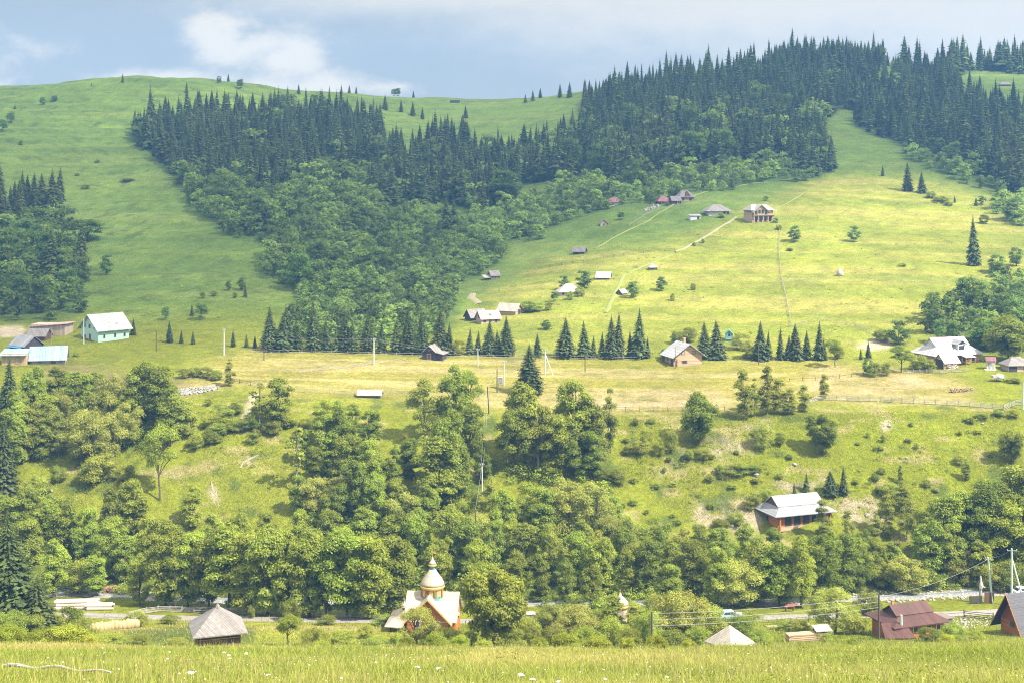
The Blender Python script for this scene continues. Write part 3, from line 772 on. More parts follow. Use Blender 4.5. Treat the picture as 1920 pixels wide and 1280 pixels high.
# along the road, in front of the river
trees('maple', [(925, 1212, 150, 132)])
trees('willow', [(1085, 1200, 66, 96), (1276, 1200, 98, 112), (1562, 1186, 88, 96), (1036, 1192, 62, 62), (784, 1206, 70, 78)])
trees('bush', [(838, 1212, 34, 70), (590, 1214, 38, 62), (1040, 1214, 40, 60), (1385, 1196, 46, 80), (1340, 1200, 46, 60), (1626, 1152, 44, 60), (1222, 1206, 64, 60), (1000, 1210, 36), (880, 1214, 32), (745, 1212, 26), (545, 1164, 42, 44), (470, 1160, 26, 20), (665, 1158, 22, 22),
                (1150, 1212, 60, 70), (1100, 1214, 40, 60), (1180, 1215, 40, 60), (1260, 1212, 34, 60), (1310, 1210, 36, 60), (1430, 1205, 22, 60), (1500, 1186, 24, 40), (1540, 1200, 24, 50), (1790, 1200, 34, 50), (1745, 1202, 26, 60), (1830, 1204, 22, 40), (260, 1208, 20, 60), (210, 1206, 16, 60), (330, 1210, 14, 50), (700, 1212, 18, 50)])
trees('slim', [(1152, 1200, 84, 56), (1190, 1200, 70, 46), (1136, 1198, 60, 40), (1252, 1190, 50)])
trees('open', [(540, 1210, 58, 66)])
trees('bush', [(985, 1196, 44, 60), (955, 1206, 34, 60), (1120, 1192, 54, 60), (1200, 1204, 50, 60), (1330, 1192, 60, 80), (1405, 1190, 44, 70), (1305, 1186, 50, 60), (1015, 1188, 40, 50), (1470, 1180, 20, 40), (1600, 1188, 40, 60), (1590, 1172, 36, 60), (690, 1196, 24, 50), (640, 1206, 26, 60), (160, 1196, 40, 60), (10, 1206, 60, 80)])
# the open bank at the right
trees('birch', [(330, 1142, 120, 46), (520, 1150, 140, 54), (600, 1152, 120, 44), (1120, 1090, 100, 44), (1480, 1120, 100, 44)])
trees('bush', [(255, 1172, 26, 50), (320, 1168, 16, 40), (720, 1172, 22, 50), (610, 1170, 18, 40), (1700, 1160, 16, 40), (1260, 1172, 40, 70), (1180, 1172, 46, 60), (1080, 1172, 40, 60)])
trees('maple', [(1308, 834, 98, 70), (1540, 852, 80, 56), (1896, 868, 64, 48)])
trees('bush', [(1212, 842, 40, 36), (1256, 848, 46, 36), (1236, 856, 30, 26), (1432, 842, 50, 44), (1462, 834, 26, 30), (1175, 852, 16, 18), (1160, 906, 26, 44), (1196, 850, 26, 46), (1290, 862, 18, 28), (1318, 862, 20, 34), (1350, 892, 22, 22), (1385, 890, 22, 60), (1410, 885, 14, 40), (1332, 904, 16, 20),
                (1470, 968, 26, 40), (1480, 972, 30, 30), (1410, 955, 28, 40), (1440, 942, 26, 36), (1800, 870, 20, 28), (1640, 902, 16, 22), (1690, 905, 12, 14), (1665, 930, 26, 40), (1700, 940, 14, 20), (1480, 862, 12, 18), (1230, 916, 12, 18), (1190, 905, 12, 20), (1140, 900, 22, 40), (1380, 985, 24, 40), (1350, 995, 24, 40), (1870, 780, 12, 30), (1840, 785, 10, 30), (1815, 790, 8, 24), (1900, 782, 14, 30)])
trees('slim', [(1394, 784, 92, 40), (1414, 780, 72, 26), (1438, 778, 92, 40), (1458, 774, 66, 36), (1482, 776, 46, 32), (1506, 770, 50, 30), (1812, 900, 40, 20), (1688, 905, 34, 12)])
trees('spruce', [(1512, 922, 38), (1582, 926, 54), (1490, 938, 36), (1350, 898, 26)])
trees('spruce_wide', [(1558, 926, 46, 34)])
# the row of spruces behind the terrace
trees('spruce_wide', [(505, 657, 86, 44), (532, 657, 84, 44), (588, 657, 100, 46), (645, 658, 78, 44), (690, 660, 76, 42), (765, 663, 90, 44), (792, 664, 84, 40), (824, 664, 90, 50), (917, 665, 68, 38), (950, 666, 76, 42), (1060, 670, 78, 50), (1147, 671, 82, 46), (1322, 672, 72, 44), (1345, 672, 74, 40), (1426, 674, 74, 38), (1492, 674, 70, 38), (660, 660, 60, 36)])
trees('spruce', [(612, 658, 62), (716, 661, 62), (742, 662, 70), (842, 665, 62), (880, 665, 52), (935, 666, 50), (1008, 669, 46), (1096, 670, 70), (1112, 671, 44), (1160, 671, 88), (1182, 671, 52), (1198, 671, 96), (1214, 671, 40), (1441, 674, 56), (1463, 674, 62), (1513, 674, 56), (1536, 674, 74), (1628, 672, 34), (1614, 674, 22), (250, 628, 32), (318, 642, 42), (340, 644, 26), (362, 645, 26), (437, 650, 34), (462, 651, 26), (478, 652, 26), (560, 657, 50), (630, 659, 50), (1128, 671, 50), (1545, 674, 42), (895, 665, 46), (1478, 674, 48)])
trees('bush', [(520, 653, 28, 26), (1290, 640, 28, 40), (1270, 644, 24, 30), (1570, 672, 26, 30), (1400, 672, 30, 40), (1390, 655, 34, 44), (1250, 672, 20, 30), (860, 665, 30, 30), (1640, 706, 28, 30), (1662, 704, 26, 26), (1722, 694, 30, 44), (1740, 696, 24, 34), (345, 708, 18, 30), (365, 706, 20, 30), (385, 708, 22, 34), (405, 712, 20, 34), (292, 694, 14, 16), (142, 668, 10, 14), (1800, 676, 12, 44), (1900, 716, 10, 40), (1655, 640, 24, 40)])
trees('open', [(1566, 688, 56, 44), (1690, 698, 50, 48)])
trees('slim', [(430, 724, 52, 26)])
trees('maple', [(1890, 678, 84, 84), (1862, 655, 62, 60)])
trees('hilltree', [(1628, 702, 34, 26), (1685, 646, 50, 44), (1838, 584, 62, 56), (1750, 592, 50, 34), (1778, 602, 50, 34), (1786, 645, 44), (1762, 645, 50), (1872, 594, 62), (1902, 584, 62), (1905, 625, 72), (1842, 642, 52), (1820, 620, 46), (1870, 512, 38, 46), (1906, 500, 40, 30), (1902, 416, 46, 50), (1880, 545, 34), (1490, 454, 34, 30), (1602, 454, 34, 28), (1190, 558, 32, 34), (1238, 546, 28, 28),
                (1092, 542, 36, 36), (1056, 543, 28, 26), (1040, 566, 20), (1165, 413, 16, 18), (1024, 618, 20, 24), (200, 517, 42, 30), (378, 600, 34, 34), (310, 600, 26), (165, 452, 44, 80), (690, 502, 64, 60), (430, 392, 72, 80), (482, 422, 60, 52), (516, 432, 40, 34), (560, 548, 80, 60), (602, 502, 52), (540, 494, 52), (620, 500, 56), (1470, 232, 64, 54), (1190, 360, 70, 46), (1300, 308, 66, 60), (265, 262, 46, 44), (1265, 300, 50), (1150, 285, 56), (880, 300, 30), (80, 197, 15, 16), (102, 191, 12, 14), (40, 272, 8), (20, 232, 22), (5, 248, 26),
                (411, 156, 14), (450, 168, 20), (745, 178, 18), (738, 180, 16), (1790, 302, 38, 34), (455, 545, 26), (90, 560, 50), (40, 560, 54), (120, 520, 60), (20, 500, 60), (60, 470, 56), (430, 545, 20)])
trees('spruce', [(1826, 498, 96, 30), (1702, 358, 56, 24), (1729, 362, 42, 20), (230, 155, 18), (428, 153, 16), (985, 193, 17), (999, 190, 22), (1013, 184, 20), (1050, 183, 27), (1068, 183, 30), (1097, 175, 28), (873, 222, 26), (792, 224, 24), (774, 217, 28), (752, 211, 26), (722, 366 - 160, 30), (1360, 160, 40), (775, 181, 14), (1790, 380, 14), (1830, 386, 18), (1150, 172, 22), (460, 558, 26), (640, 175, 14), (655, 175, 16), (668, 176, 14), (560, 177, 20), (350, 175, 22), (28, 205, 10), (172, 162, 7), (360, 592, 24),
                 (836, 444, 78, 34), (852, 440, 70, 30), (905, 402, 66, 30), (890, 398, 56), (1700, 130, 30), (1690, 132, 34), (1650, 122, 40), (1640, 122, 34), (1664, 124, 26), (1675, 124, 20), (1655, 350 - 20, 22), (1590, 205, 50), (1616, 235, 62)])
trees('bush', [(988, 585, 22, 40), (1004, 585, 20, 34), (1030, 582, 16, 24), (1070, 562, 16, 20), (1088, 556, 18, 24), (1455, 418, 10, 14), (1460, 431, 10, 16), (1436, 378, 10, 12), (1300, 552 - 8, 14, 14), (1262, 564, 14, 14), (1302, 462, 8), (1318, 456, 8), (1352, 408, 9, 20), (1408, 414, 8, 14), (1250, 386, 8, 12), (1480, 470, 5, 20), (1745, 372, 14, 24), (1765, 380, 12, 34), (1780, 386, 10, 20), (1692, 520 - 20, 7, 18), (1845, 420, 18, 24), (380, 560, 12), (400, 556, 12), (440, 560, 12), (182, 306, 5, 12), (240, 340, 5, 30), (160, 355, 8, 20), (145, 330, 5, 14), (40, 272, 10, 14), (335, 345, 16), (350, 360, 16)])
for i in range(46):                      # scattered scrub on the open bank
    u = RNG.uniform(1150, 1900); v = RNG.uniform(790, 985)
    if inside([(1425, 930), (1580, 930), (1580, 1005), (1425, 1005)], np.array(u), np.array(v)): continue
    T.append(dict(u=u, v=v, h=RNG.uniform(7, 15), kind='bush', w=RNG.uniform(10, 24), wf=1))
for i in range(20):
    T.append(dict(u=RNG.uniform(380, 640), v=RNG.uniform(770, 840), h=RNG.uniform(10, 24), kind='bush', w=RNG.uniform(20, 40), wf=1))

for u, h_ in [(18, 42), (66, 34), (118, 46), (160, 30), (205, 14), (300, 12), (555, 26), (602, 30), (640, 14), (765, 26), (815, 30), (862, 28), (905, 20), (1012, 22), (1062, 34), (1118, 30), (1176, 26), (1232, 28), (1292, 20), (1440, 14), (1600, 16), (1775, 24), (1832, 18), (480, 12), (700, 12)]:
    T.append(dict(u=u, v=float(np.interp(u, *CREST)) + 2, h=h_, kind='bush', w=h_ * RNG.uniform(1.3, 2.0), wf=1, near=True))
for t in T:
    p = ground(t['u'], t['v'] + 6, 96.0) if t.get('near') else ground(t['u'], min(t['v'], 1232)); t['p'] = p; t['hm'] = t['h'] / ppm(p.y) / TOPZ[t['kind']]
    if t['w'] is None: t['w'] = t['h'] * HALFW[t['kind']] * 2 * RNG.uniform(.85, 1.12)
    t['wm'] = t['w'] / ppm(p.y) / (2 * HALFW[t['kind']])
    t['area'] = 'hand'

# the woods: a random, evenly spaced scatter over the ground inside each outline
def scatter(polys, gap, kind, hm, area, n=200000, prob=1.0, jit=.25):
    """tree feet over the ground inside the outlines, at least gap metres apart"""
    us = np.concatenate([np.array(p)[:, 0] for p in polys]); vs = np.concatenate([np.array(p)[:, 1] for p in polys])
    Ds = [ground(u, v).y for p in polys for u, v in p]
    d0, d1 = min(Ds) - 10, max(Ds) + 25; s0, s1 = (us.min() - 960) / F, (us.max() - 960) / F
    d = np.sqrt(RNG.uniform(d0 ** 2, d1 ** 2, n)); s = RNG.uniform(s0, s1, n); x = s * d
    z = height(x, d); u, v = project(x, d, z)
    u = u + 10 * vnoise(x / 12, d / 12, 91); v = v + 5 * vnoise(x / 12, d / 12, 92)
    ok = np.zeros(n, bool)
    for p in polys: ok |= inside(p, u, v)
    x, d, z = x[ok], d[ok], z[ok]
    cell = {}; out = []
    for i in range(len(x)):
        a, b = int(x[i] // gap), int(d[i] // gap)
        if any((x[i] - q[0]) ** 2 + (d[i] - q[1]) ** 2 < gap * gap for da in (-1, 0, 1) for db in (-1, 0, 1) for q in cell.get((a + da, b + db), ())): continue
        cell.setdefault((a, b), []).append((x[i], d[i]))
        if RNG.random() < prob:
            h = hm * (1 + jit * RNG.normal()); h = max(h, hm * .45)
            out.append(dict(p=Vector((x[i], d[i], z[i])), hm=h, wm=(h * RNG.uniform(.85, 1.35) if kind == 'hilltree' else hm * .35 + h * RNG.uniform(.6, 1.15)), kind=kind, area=area))
    for t in out:
        t['u'], t['v'] = project(*t['p']); t['h'] = t['hm'] * ppm(t['p'].y)
    T.extend(out)
    return out
scatter([S1], 4.9, 'spruce_far', 13.2, 'left hill wood', jit=.27)
scatter([S2], 5.6, 'spruce_far', 13.5, 'saddle wood', jit=.32)
scatter([S3], 7.0, 'spruce_far', 19, 'saddle wood')
scatter([S4], 5.0, 'spruce_far', 13.4, 'right hill wood', n=300000, jit=.33)
scatter([S5], 5.4, 'spruce_far', 14, 'far right wood', n=250000, jit=.33)
scatter([S5B], 6.0, 'spruce_far', 17, 'far right wood')
scatter([S6], 7.0, 'spruce', 15.5, 'left edge wood')
scatter([S7], 10, 'spruce', 15, 'left edge wood')
scatter([B1], 5.2, 'hilltree', 7.4, 'left hill thicket', jit=.35)
scatter([B2], 4.2, 'hilltree', 5.0, 'hollow thicket', jit=.35)
scatter([B3], 4.4, 'hilltree', 4.8, 'right hill thicket', jit=.35)
scatter([B3B], 6.5, 'hilltree', 7.5, 'right hill thicket', jit=.3)
scatter([B4], 7.5, 'hilltree', 9.0, 'left edge wood', jit=.3)
scatter([B5], 6.0, 'hilltree', 6.0, 'far right thicket', jit=.3)
scatter([B6], 7.5, 'hilltree', 6.0, 'far right thicket', jit=.3)
scatter([B7], 7.0, 'hilltree', 7.5, 'farmhouse copse', jit=.3)
S4L = [(1110, 270), (1250, 225), (1400, 205), (1530, 225), (1560, 318), (1450, 300), (1250, 318), (1120, 330)]
scatter([S4L], 10, 'hilltree', 12.5, 'right hill wood', prob=.55)
scatter([S4], 20, 'hilltree', 12, 'right hill wood', prob=.3)
scatter([S2], 10, 'hilltree', 11, 'saddle wood', prob=.5)
scatter([S1], 16, 'hilltree', 11, 'left hill wood', prob=.3)
scatter([S5], 15, 'hilltree', 11, 'far right wood', prob=.35)
# ------------------------------------------------------------------ building materials
M_MINT = mat('mint_render', (.36, .54, .45), (.43, .60, .51), 3, .9)
M_WHITEROOF = mat('white_sheet_roof', (.43, .42, .415), (.31, .30, .30), .9, .55, ('X', .75), .42, spec=.4)
M_GREYROOF = mat('grey_sheet_roof', (.27, .268, .275), (.20, .20, .21), 1.2, .55, ('X', .7), .38, spec=.4)
M_BLUEROOF = mat('pale_blue_sheet_roof', (.22, .31, .38), (.29, .35, .40), 1.2, .55, ('X', .7), .38, spec=.4)
M_SHINGLE = mat('grey_shingles', (.26, .235, .22), (.165, .15, .14), 2.2, .95, ('D', .30), .6)
M_SHINGLE_L = mat('pale_shingles', (.40, .36, .31), (.29, .255, .22), 2.2, .95, ('D', .32), .5)
M_SHINGLE_D = mat('dark_shingles', (.20, .175, .175), (.13, .115, .12), 5, .9, ('D', .30), .35)
M_PINKROOF = mat('pinkish_tin_roof', (.46, .29, .27), (.38, .23, .22), 3, .7, ('X', .5), .2)
M_REDROOF = mat('red_brown_sheet_roof', (.088, .036, .027), (.066, .028, .022), 1.2, .6, ('X', .5), .4, spec=.3)
M_PLUMROOF = mat('plum_tin_roof', (.24, .10, .12), (.18, .08, .09), 3, .6, ('X', .5), .2)
M_LOG = mat('yellow_logs', (.47, .31, .165), (.36, .225, .115), 5, .85, ('Z', .26), .5)
M_LOGPALE = mat('pale_logs', (.46, .335, .215), (.37, .26, .16), 5, .85, ('Z', .26), .4)
M_LOGORANGE = mat('orange_logs', (.42, .165, .042), (.33, .12, .03), 5, .7, ('Z', .24), .45)
M_LOGGREY = mat('weathered_logs', (.24, .20, .17), (.15, .125, .11), 6, .95, ('Z', .27), .55)
M_PLANKDK = mat('dark_weathered_planks', (.085, .070, .075), (.045, .038, .044), 7, .95, ('D', .22), .5)
M_PLANKBR = mat('brown_planks', (.165, .085, .058), (.105, .055, .04), 7, .9, ('D', .22), .5)
M_PLANKRED = mat('red_stained_planks', (.27, .085, .034), (.21, .066, .028), 6, .6, ('D', .2), .4)
M_PLANKTAN = mat('tan_planks', (.50, .36, .185), (.42, .29, .15), 5, .85, ('D', .3), .3)
M_PALE = mat('pale_peach_boards', (.44, .35, .28), (.38, .30, .23), 4, .9, ('D', .4), .2)
M_WHITE = mat('white_wash', (.56, .55, .52), (.46, .45, .42), 3, .85)
M_BRICK = mat('orange_brick', (.50, .27, .155), (.42, .215, .12), 3, .85, ('Z', .18), .22)
M_STONE = mat('field_stone', (.40, .365, .35), (.17, .15, .15), 2.2, .95, bump=.6)
M_ROCK = mat('pale_rock', (.36, .335, .30), (.22, .20, .18), 1.6, .95, bump=.6)
M_GLASS = mat('window_glass', (.030, .036, .042), (.045, .052, .06), 2, .12, spec=.6, bump=0)
M_FRAME = mat('window_frame_white', (.72, .70, .66), None, 3, .6)
M_FRAMEBR = mat('window_frame_brown', (.20, .11, .06), None, 3, .7)
M_TILE = mat('dark_roof_tiles', (.052, .048, .060), (.034, .032, .042), 3, .5, ('Z', .34), .55, spec=.4)
M_BLUE = mat('bright_blue_tarp', (.06, .27, .60), (.05, .22, .52), 3, .5)
M_TEAL = mat('teal_paint', (.075, .30, .33), (.06, .24, .27), 3, .7)
M_GOLD = mat('gilded_band', (.66, .38, .10), (.55, .30, .08), 6, .4, metal=.25)
M_SILVER = mat('silver_white_dome', (.46, .395, .30), (.34, .285, .21), 3, .55, ('Z', .24), .28, spec=.5)
M_WOODGREY = mat('grey_fence_wood', (.36, .33, .30), (.24, .22, .20), 8, .95)
M_WOODDK = mat('dark_pole_wood', (.10, .078, .065), (.07, .055, .048), 8, .95)
M_CONC = mat('pole_concrete', (.58, .58, .55), (.47, .47, .44), 5, .9)
M_CONCG = mat('mossy_concrete', (.44, .52, .46), (.38, .46, .41), 5, .9)
M_STEEL = mat('galvanised_steel', (.42, .43, .44), (.33, .34, .35), 6, .45, metal=.5)
M_CABLE = mat('line_cable', (.30, .31, .31), None, 3, .6)
M_HAY = mat('dry_hay', (.40, .31, .16), (.29, .22, .11), 9, 1.0, bump=.8)
M_HAYGREY = mat('grey_hay', (.44, .38, .31), (.33, .28, .23), 7, 1.0, bump=.8)
M_BIRCHLOG = mat('peeled_logs', (.50, .43, .34), (.38, .31, .23), 5, .85)
M_GRAVEL = mat('pale_gravel', (.255, .23, .205), (.185, .165, .145), 1.2, 1.0, bump=.5, detail=9)
M_SAWN = mat('sawn_wood', (.30, .15, .09), (.15, .08, .055), 4, .95)
M_TARP = mat('grey_white_tarp', (.40, .42, .44), (.32, .34, .36), 3, .5)

# ------------------------------------------------------------------ building helpers
def at(u, v, back=0.0, up=0.0):
    """a spot behind the point of the ground seen at u, v, kept at that point's level"""
    p = ground(u, min(v, 1238)); y = p.y + back
    return Vector(((u - 960) / F * y, y, p.z + up))

def at_depth(u, d):
    x = (u - 960) / F * d
    return Vector((x, d, float(height(x, d))))

class House:
    def __init__(self, name, label, cat, p, rot, group=None):
        self.q = p.y / F
        self.t = thing(name, label, cat, p, R(rot), group)
    def part(self, name, mb, m, smooth=False, parent=None):
        return mb.build(name, m, parent or self.t, smooth)
    def walls(self, L, W, h, m, rise=0.0, axis='x', found=1.6, name='wall', cx=0, cy=0):
        self.L, self.W, self.h = L, W, h
        b = MB()
        if axis == 'x':
            b.extrude([(cy - W / 2, -found), (cy + W / 2, -found), (cy + W / 2, h)] + ([(cy, h + rise)] if rise else []) + [(cy - W / 2, h)], cx - L / 2, cx + L / 2, 'x')
        else:
            b.extrude([(cx - L / 2, -found), (cx + L / 2, -found), (cx + L / 2, h)] + ([(cx, h + rise)] if rise else []) + [(cx - L / 2, h)], cy - W / 2, cy + W / 2, 'y')
        return self.part(name, b, m)
    def gable(self, L, W, h, rise, m, over=.5, og=.5, axis='x', th=.13, name='roof', cx=0, cy=0):
        half = (W if axis == 'x' else L) / 2; k = rise / half; c0 = cy if axis == 'x' else cx; lift = .04
        ze = h - over * k + lift; zr = h + rise + lift; b = MB()
        a0, a1 = ((cx - L / 2 - og, cx + L / 2 + og) if axis == 'x' else (cy - W / 2 - og, cy + W / 2 + og))
        for s in (-1, 1):
            pr = [(c0 + s * (half + over), ze), (c0, zr), (c0, zr + th * 1.2), (c0 + s * (half + over), ze + th)]
            b.extrude(pr, a0, a1, axis)
        return self.part(name, b, m)
    def hip(self, L, W, h, rise, m, over=.6, ridge=None, th=.14, name='roof', cx=0, cy=0):
        ridge = max(L - W, .02) if ridge is None else ridge
        a, c, r = L / 2 + over, W / 2 + over, ridge / 2; z0 = h - over * .25; b = MB()
        V = [(cx - a, cy - c, z0), (cx + a, cy - c, z0), (cx + a, cy + c, z0), (cx - a, cy + c, z0)] + [(cx - a, cy - c, z0 + th), (cx + a, cy - c, z0 + th), (cx + a, cy + c, z0 + th), (cx - a, cy + c, z0 + th)] + [(cx - r, cy, h + rise), (cx + r, cy, h + rise)]
        b.add(V, [(3, 2, 1, 0), (0, 1, 5, 4), (1, 2, 6, 5), (2, 3, 7, 6), (3, 0, 4, 7), (4, 5, 9, 8), (6, 7, 8, 9), (5, 6, 9), (7, 4, 8)])
        return self.part(name, b, m)
    def dutch(self, L, W, h, rise, m, gm, over=.8, f=.45, th=.14, name='roof', flare=.0):
        """hipped skirt with a small gable at each end of the ridge"""
        a, c = L / 2 + over, W / 2 + over; z0 = h; z1 = h + rise * (f - flare); iy = c * (1 - f); ix = a - c * f; b = MB()
        V = [(-a, -c, z0), (a, -c, z0), (a, c, z0), (-a, c, z0), (-a, -c, z0 + th), (a, -c, z0 + th), (a, c, z0 + th), (-a, c, z0 + th),
             (-ix, -iy, z1), (ix, -iy, z1), (ix, iy, z1), (-ix, iy, z1)]
        b.add(V, [(3, 2, 1, 0), (0, 1, 5, 4), (1, 2, 6, 5), (2, 3, 7, 6), (3, 0, 4, 7), (4, 5, 9, 8), (5, 6, 10, 9), (6, 7, 11, 10), (7, 4, 8, 11)])
        o = .35
        for s in (-1, 1):
            b.extrude([(s * iy, z1 - .02), (0, h + rise), (0, h + rise + .14), (s * (iy + .05), z1 + .1)], -ix - o, ix + o, 'x')
        r = self.part(name, b, m)
        for s in (-1, 1):
            g = MB(); g.extrude([(-iy + .02, z1 - .05), (iy - .02, z1 - .05), (0, h + rise - .03)], s * ix - .05, s * ix + .05, 'x')
            self.part('gable', g, gm)
        return r
    def opening(self, face, a, z, w, h, frame=None, pane=None, name='window', door=None, L=None, W=None, cx=0, cy=0):
        L = L or self.L; W = W or self.W; frame = frame or M_FRAME; pane = pane or M_GLASS
        def place(b, pr, ww, hh, zz):
            if face == 'front': b.box(cx + a, cy - W / 2 - pr + .06, zz, ww, .12, hh)
            if face == 'back': b.box(cx + a, cy + W / 2 + pr - .06, zz, ww, .12, hh)
            if face == 'left': b.box(cx - L / 2 - pr + .06, cy + a, zz, .12, ww, hh)
            if face == 'right': b.box(cx + L / 2 + pr - .06, cy + a, zz, .12, ww, hh)
        b = MB(); place(b, .06, w, h, z)
        o = self.part(name, b, frame)
        c = MB(); place(c, .085, w * .74, h * .78, z)
        if name == 'door':
            c2 = door or M_PLANKBR
            self.part('panel', c, c2, parent=o)
        else:
            self.part('pane', c, pane, parent=o)
        return o
    def chimney(self, x, y, z0, z1, m=None, s=.55):
        b = MB(); b.box(x, y, (z0 + z1) / 2, s, s, z1 - z0); b.box(x, y, z1 + .05, s * 1.25, s * 1.25, .14)
        return self.part('chimney', b, m or M_BRICK)

# ------------------------------------------------------------------ the farm on the left of the terrace
h = House('mint_house', 'two storey mint green gabled house with white metal roof', 'house', at(197, 642, 6.4), 46)
h.walls(9.4, 9.3, 3.6, M_MINT, 3.5); h.gable(9.4, 9.3, 3.6, 3.5, M_WHITEROOF, .9, .8)
for a in (-2.9, .4, 3.3): h.opening('front', a, 1.55, .8, 1.35)
for a in (-2.7, 0, 2.7): h.opening('left', a, 4.1, 1.0, 1.1, M_FRAMEBR)
h.opening('left', 0, 6.2, .8, .8, M_FRAMEBR); h.opening('left', 2.4, 1.2, 1.0, 1.1)
h.opening('left', -.2, 1.0, 1.0, 2.0, M_FRAMEBR, name='door', door=M_PLANKRED)
b = MB(); b.box(1.6, -3.4, 4.75, .7, .6, .12); h.part('roof_hatch', b, M_GREYROOF)
h = House('barn', 'long pale peach board barn with flat sloping roof beside mint house', 'barn', at(97, 630, 4), -6)
h.walls(10.2, 5.5, 3.0, M_PALE); b = MB(); b.extrude([(-5.8, 2.3), (5.8, 3.25), (5.8, 3.42), (-5.8, 2.47)], -3.3, 3.3, 'y'); h.part('roof', b, M_PINKROOF)
h.opening('front', -1.8, 1.1, 1.1, 2.0, M_WOODGREY, name='door', door=M_PLANKTAN)
h = House('shed', 'small dark walled shed with grey saddle roof before the peach barn', 'shed', at(74, 640, 2.6), -8)
h.walls(5.2, 3.6, 1.5, M_PLANKBR, 1.5); h.gable(5.2, 3.6, 1.5, 1.5, M_SHINGLE, .5, .35); h.opening('front', 1.0, .75, .9, 1.4, M_FRAMEBR, name='door')
h = House('cottage', 'dark gabled plank cottage with bright blue lower roof at farm edge', 'cottage', at(50, 664, 3.4), -38)
h.walls(6.6, 5.6, 2.2, M_PLANKDK, 2.2); h.gable(6.6, 5.6, 2.2, 2.2, M_GREYROOF, .4, .4)
b = MB(); b.extrude([(-3.5, 1.55), (-2.0, 2.8), (-2.0, 2.93), (-3.5, 1.68)], -3.8, 2.6, 'x'); h.part('roof_cover', b, M_BLUE)
h.opening('right', -.8, 1.1, .8, .9, M_FRAMEBR)
h = House('annex', 'low ochre board annex with white tin roof below blue roofed cottage', 'shed', at(30, 686, 2.6), 4)
h.walls(6.0, 4.0, 3.0, M_PLANKTAN); b = MB(); b.extrude([(-2.9, 2.55), (2.5, 3.6), (2.5, 3.72), (-2.9, 2.67)], -3.6, 3.3, 'x'); h.part('roof', b, M_BLUEROOF)
h.opening('front', .9, 1.4, 1.2, 2.0, M_WOODGREY, name='door', door=M_PLANKTAN)
h = House('stone_barn', 'low stone walled barn with wide pale blue tin roof', 'barn', at(92, 683, 3.0), 12)
h.walls(8.4, 5.0, 1.5, M_STONE, 2.6); h.gable(8.4, 5.0, 1.5, 2.6, M_BLUEROOF, .6, .5); h.opening('front', 1.4, .65, 1.1, 1.3, M_FRAMEBR, name='door')
h.opening('front', -2.0, .8, .8, .7, M_FRAMEBR)

# ------------------------------------------------------------------ the terrace
h = House('plank_barn', 'dark weathered plank barn with swept grey lean to roof', 'barn', at(816, 676, 2.4), -16)
h.walls(3.7, 4.2, 2.0, M_PLANKDK, 1.7, axis='y', cx=-1.0); 
b = MB(); b.extrude([(-3.15, 1.55), (-1.0, 3.78), (-1.0, 3.92), (-3.15, 1.69)], -2.5, 2.5, 'y')
b.extrude([(-1.0, 3.78), (.9, 2.08), (3.1, 1.60), (3.1, 1.73), (.95, 2.2), (-1.0, 3.92)], -2.5, 2.5, 'y'); h.part('roof', b, M_SHINGLE)
b = MB(); b.box(1.8, 0, .2, 1.8, 4.0, 2.9); h.part('lean_to', b, M_PLANKDK); h.opening('front', -1.0, .9, 1.2, 1.7, M_WOODGREY, name='door', door=M_PLANKBR, cx=0, L=3.7, W=4.2)
h.opening('front', -1.0, 2.75, .6, .5, M_WOODGREY, L=3.7, W=4.2)
h = House('log_chalet', 'new yellow log chalet with white roof and unfinished upper windows', 'chalet', at(1281, 686, 3.8), 17)
h.walls(7.6, 7.0, 2.9, M_LOGPALE, 2.7, axis='y'); h.gable(7.6, 7.0, 2.9, 2.7, M_WHITEROOF, 1.1, .9, axis='y')
for a in (-1.6, 1.5): h.opening('front', a, 3.45, .95, .95, M_FRAMEBR, M_STONE)
h.opening('front', -1.2, 1.1, 1.5, .8, M_FRAMEBR); h.opening('left', -1.5, 1.0, 1.0, 1.9, M_FRAMEBR, name='door', door=M_PLANKDK); h.opening('left', 1.5, 1.4, .9, .9, M_FRAMEBR)
h.chimney(1.0, 1.5, 4.5, 6.6); b = MB(); b.box(-3.1, -3.9, .9, .22, .22, 2.6); b.box(-4.1, -3.4, .5, .22, .22, 1.6); h.part('porch_post', b, M_LOGPALE)
h = House('log_hut', 'low grey log hut with bleached plank roof on terrace edge', 'hut', at(694, 745, 1.2), -3)
h.walls(5.4, 2.6, .75, M_LOGGREY, .75); h.gable(5.4, 2.6, .75, .75, M_SHINGLE_L, .5, .3); h.opening('front', 1.9, .35, .7, .7, M_WOODGREY, name='door', door=M_PLANKDK)
b = MB(); b.tube((-4.0, -.6, -.5), (-2.7, -.6, .45), .09, .07); b.tube((-4.0, -.6, .2), (-2.5, -.6, .5), .07); h.part('rail', b, M_WOODDK)
h = House('farmhouse', 'long white roofed farmhouse with brick walls and dormer', 'farmhouse', at(1775, 686, 6.0), 22)
h.walls(14.2, 8.4, 2.7, M_BRICK); h.dutch(14.2, 8.4, 2.55, 4.0, M_WHITEROOF, M_WHITE, .9, .55)
for a in (2.2, 5.0): h.opening('front', a, 1.35, 1.3, 1.3)
for a in (-5.0, -2.4): h.opening('front', a, 1.35, 1.2, 1.3)
h.opening('left', 0, 1.3, 1.2, 1.3); h.opening('right', -1.2, 1.3, 1.1, 1.3)
b = MB(); b.box(1.6, -2.6, 4.3, 2.4, 2.6, 1.7); d = h.part('dormer', b, M_WHITE)
b = MB(); b.extrude([(.1, 5.15), (1.6, 6.1), (1.6, 6.24), (-.1, 5.16)], -4.3, -.3, 'y'); b.extrude([(3.1, 5.15), (1.6, 6.1), (1.6, 6.24), (3.3, 5.16)], -4.3, -.3, 'y'); h.part('dormer_roof', b, M_GREYROOF, parent=d)
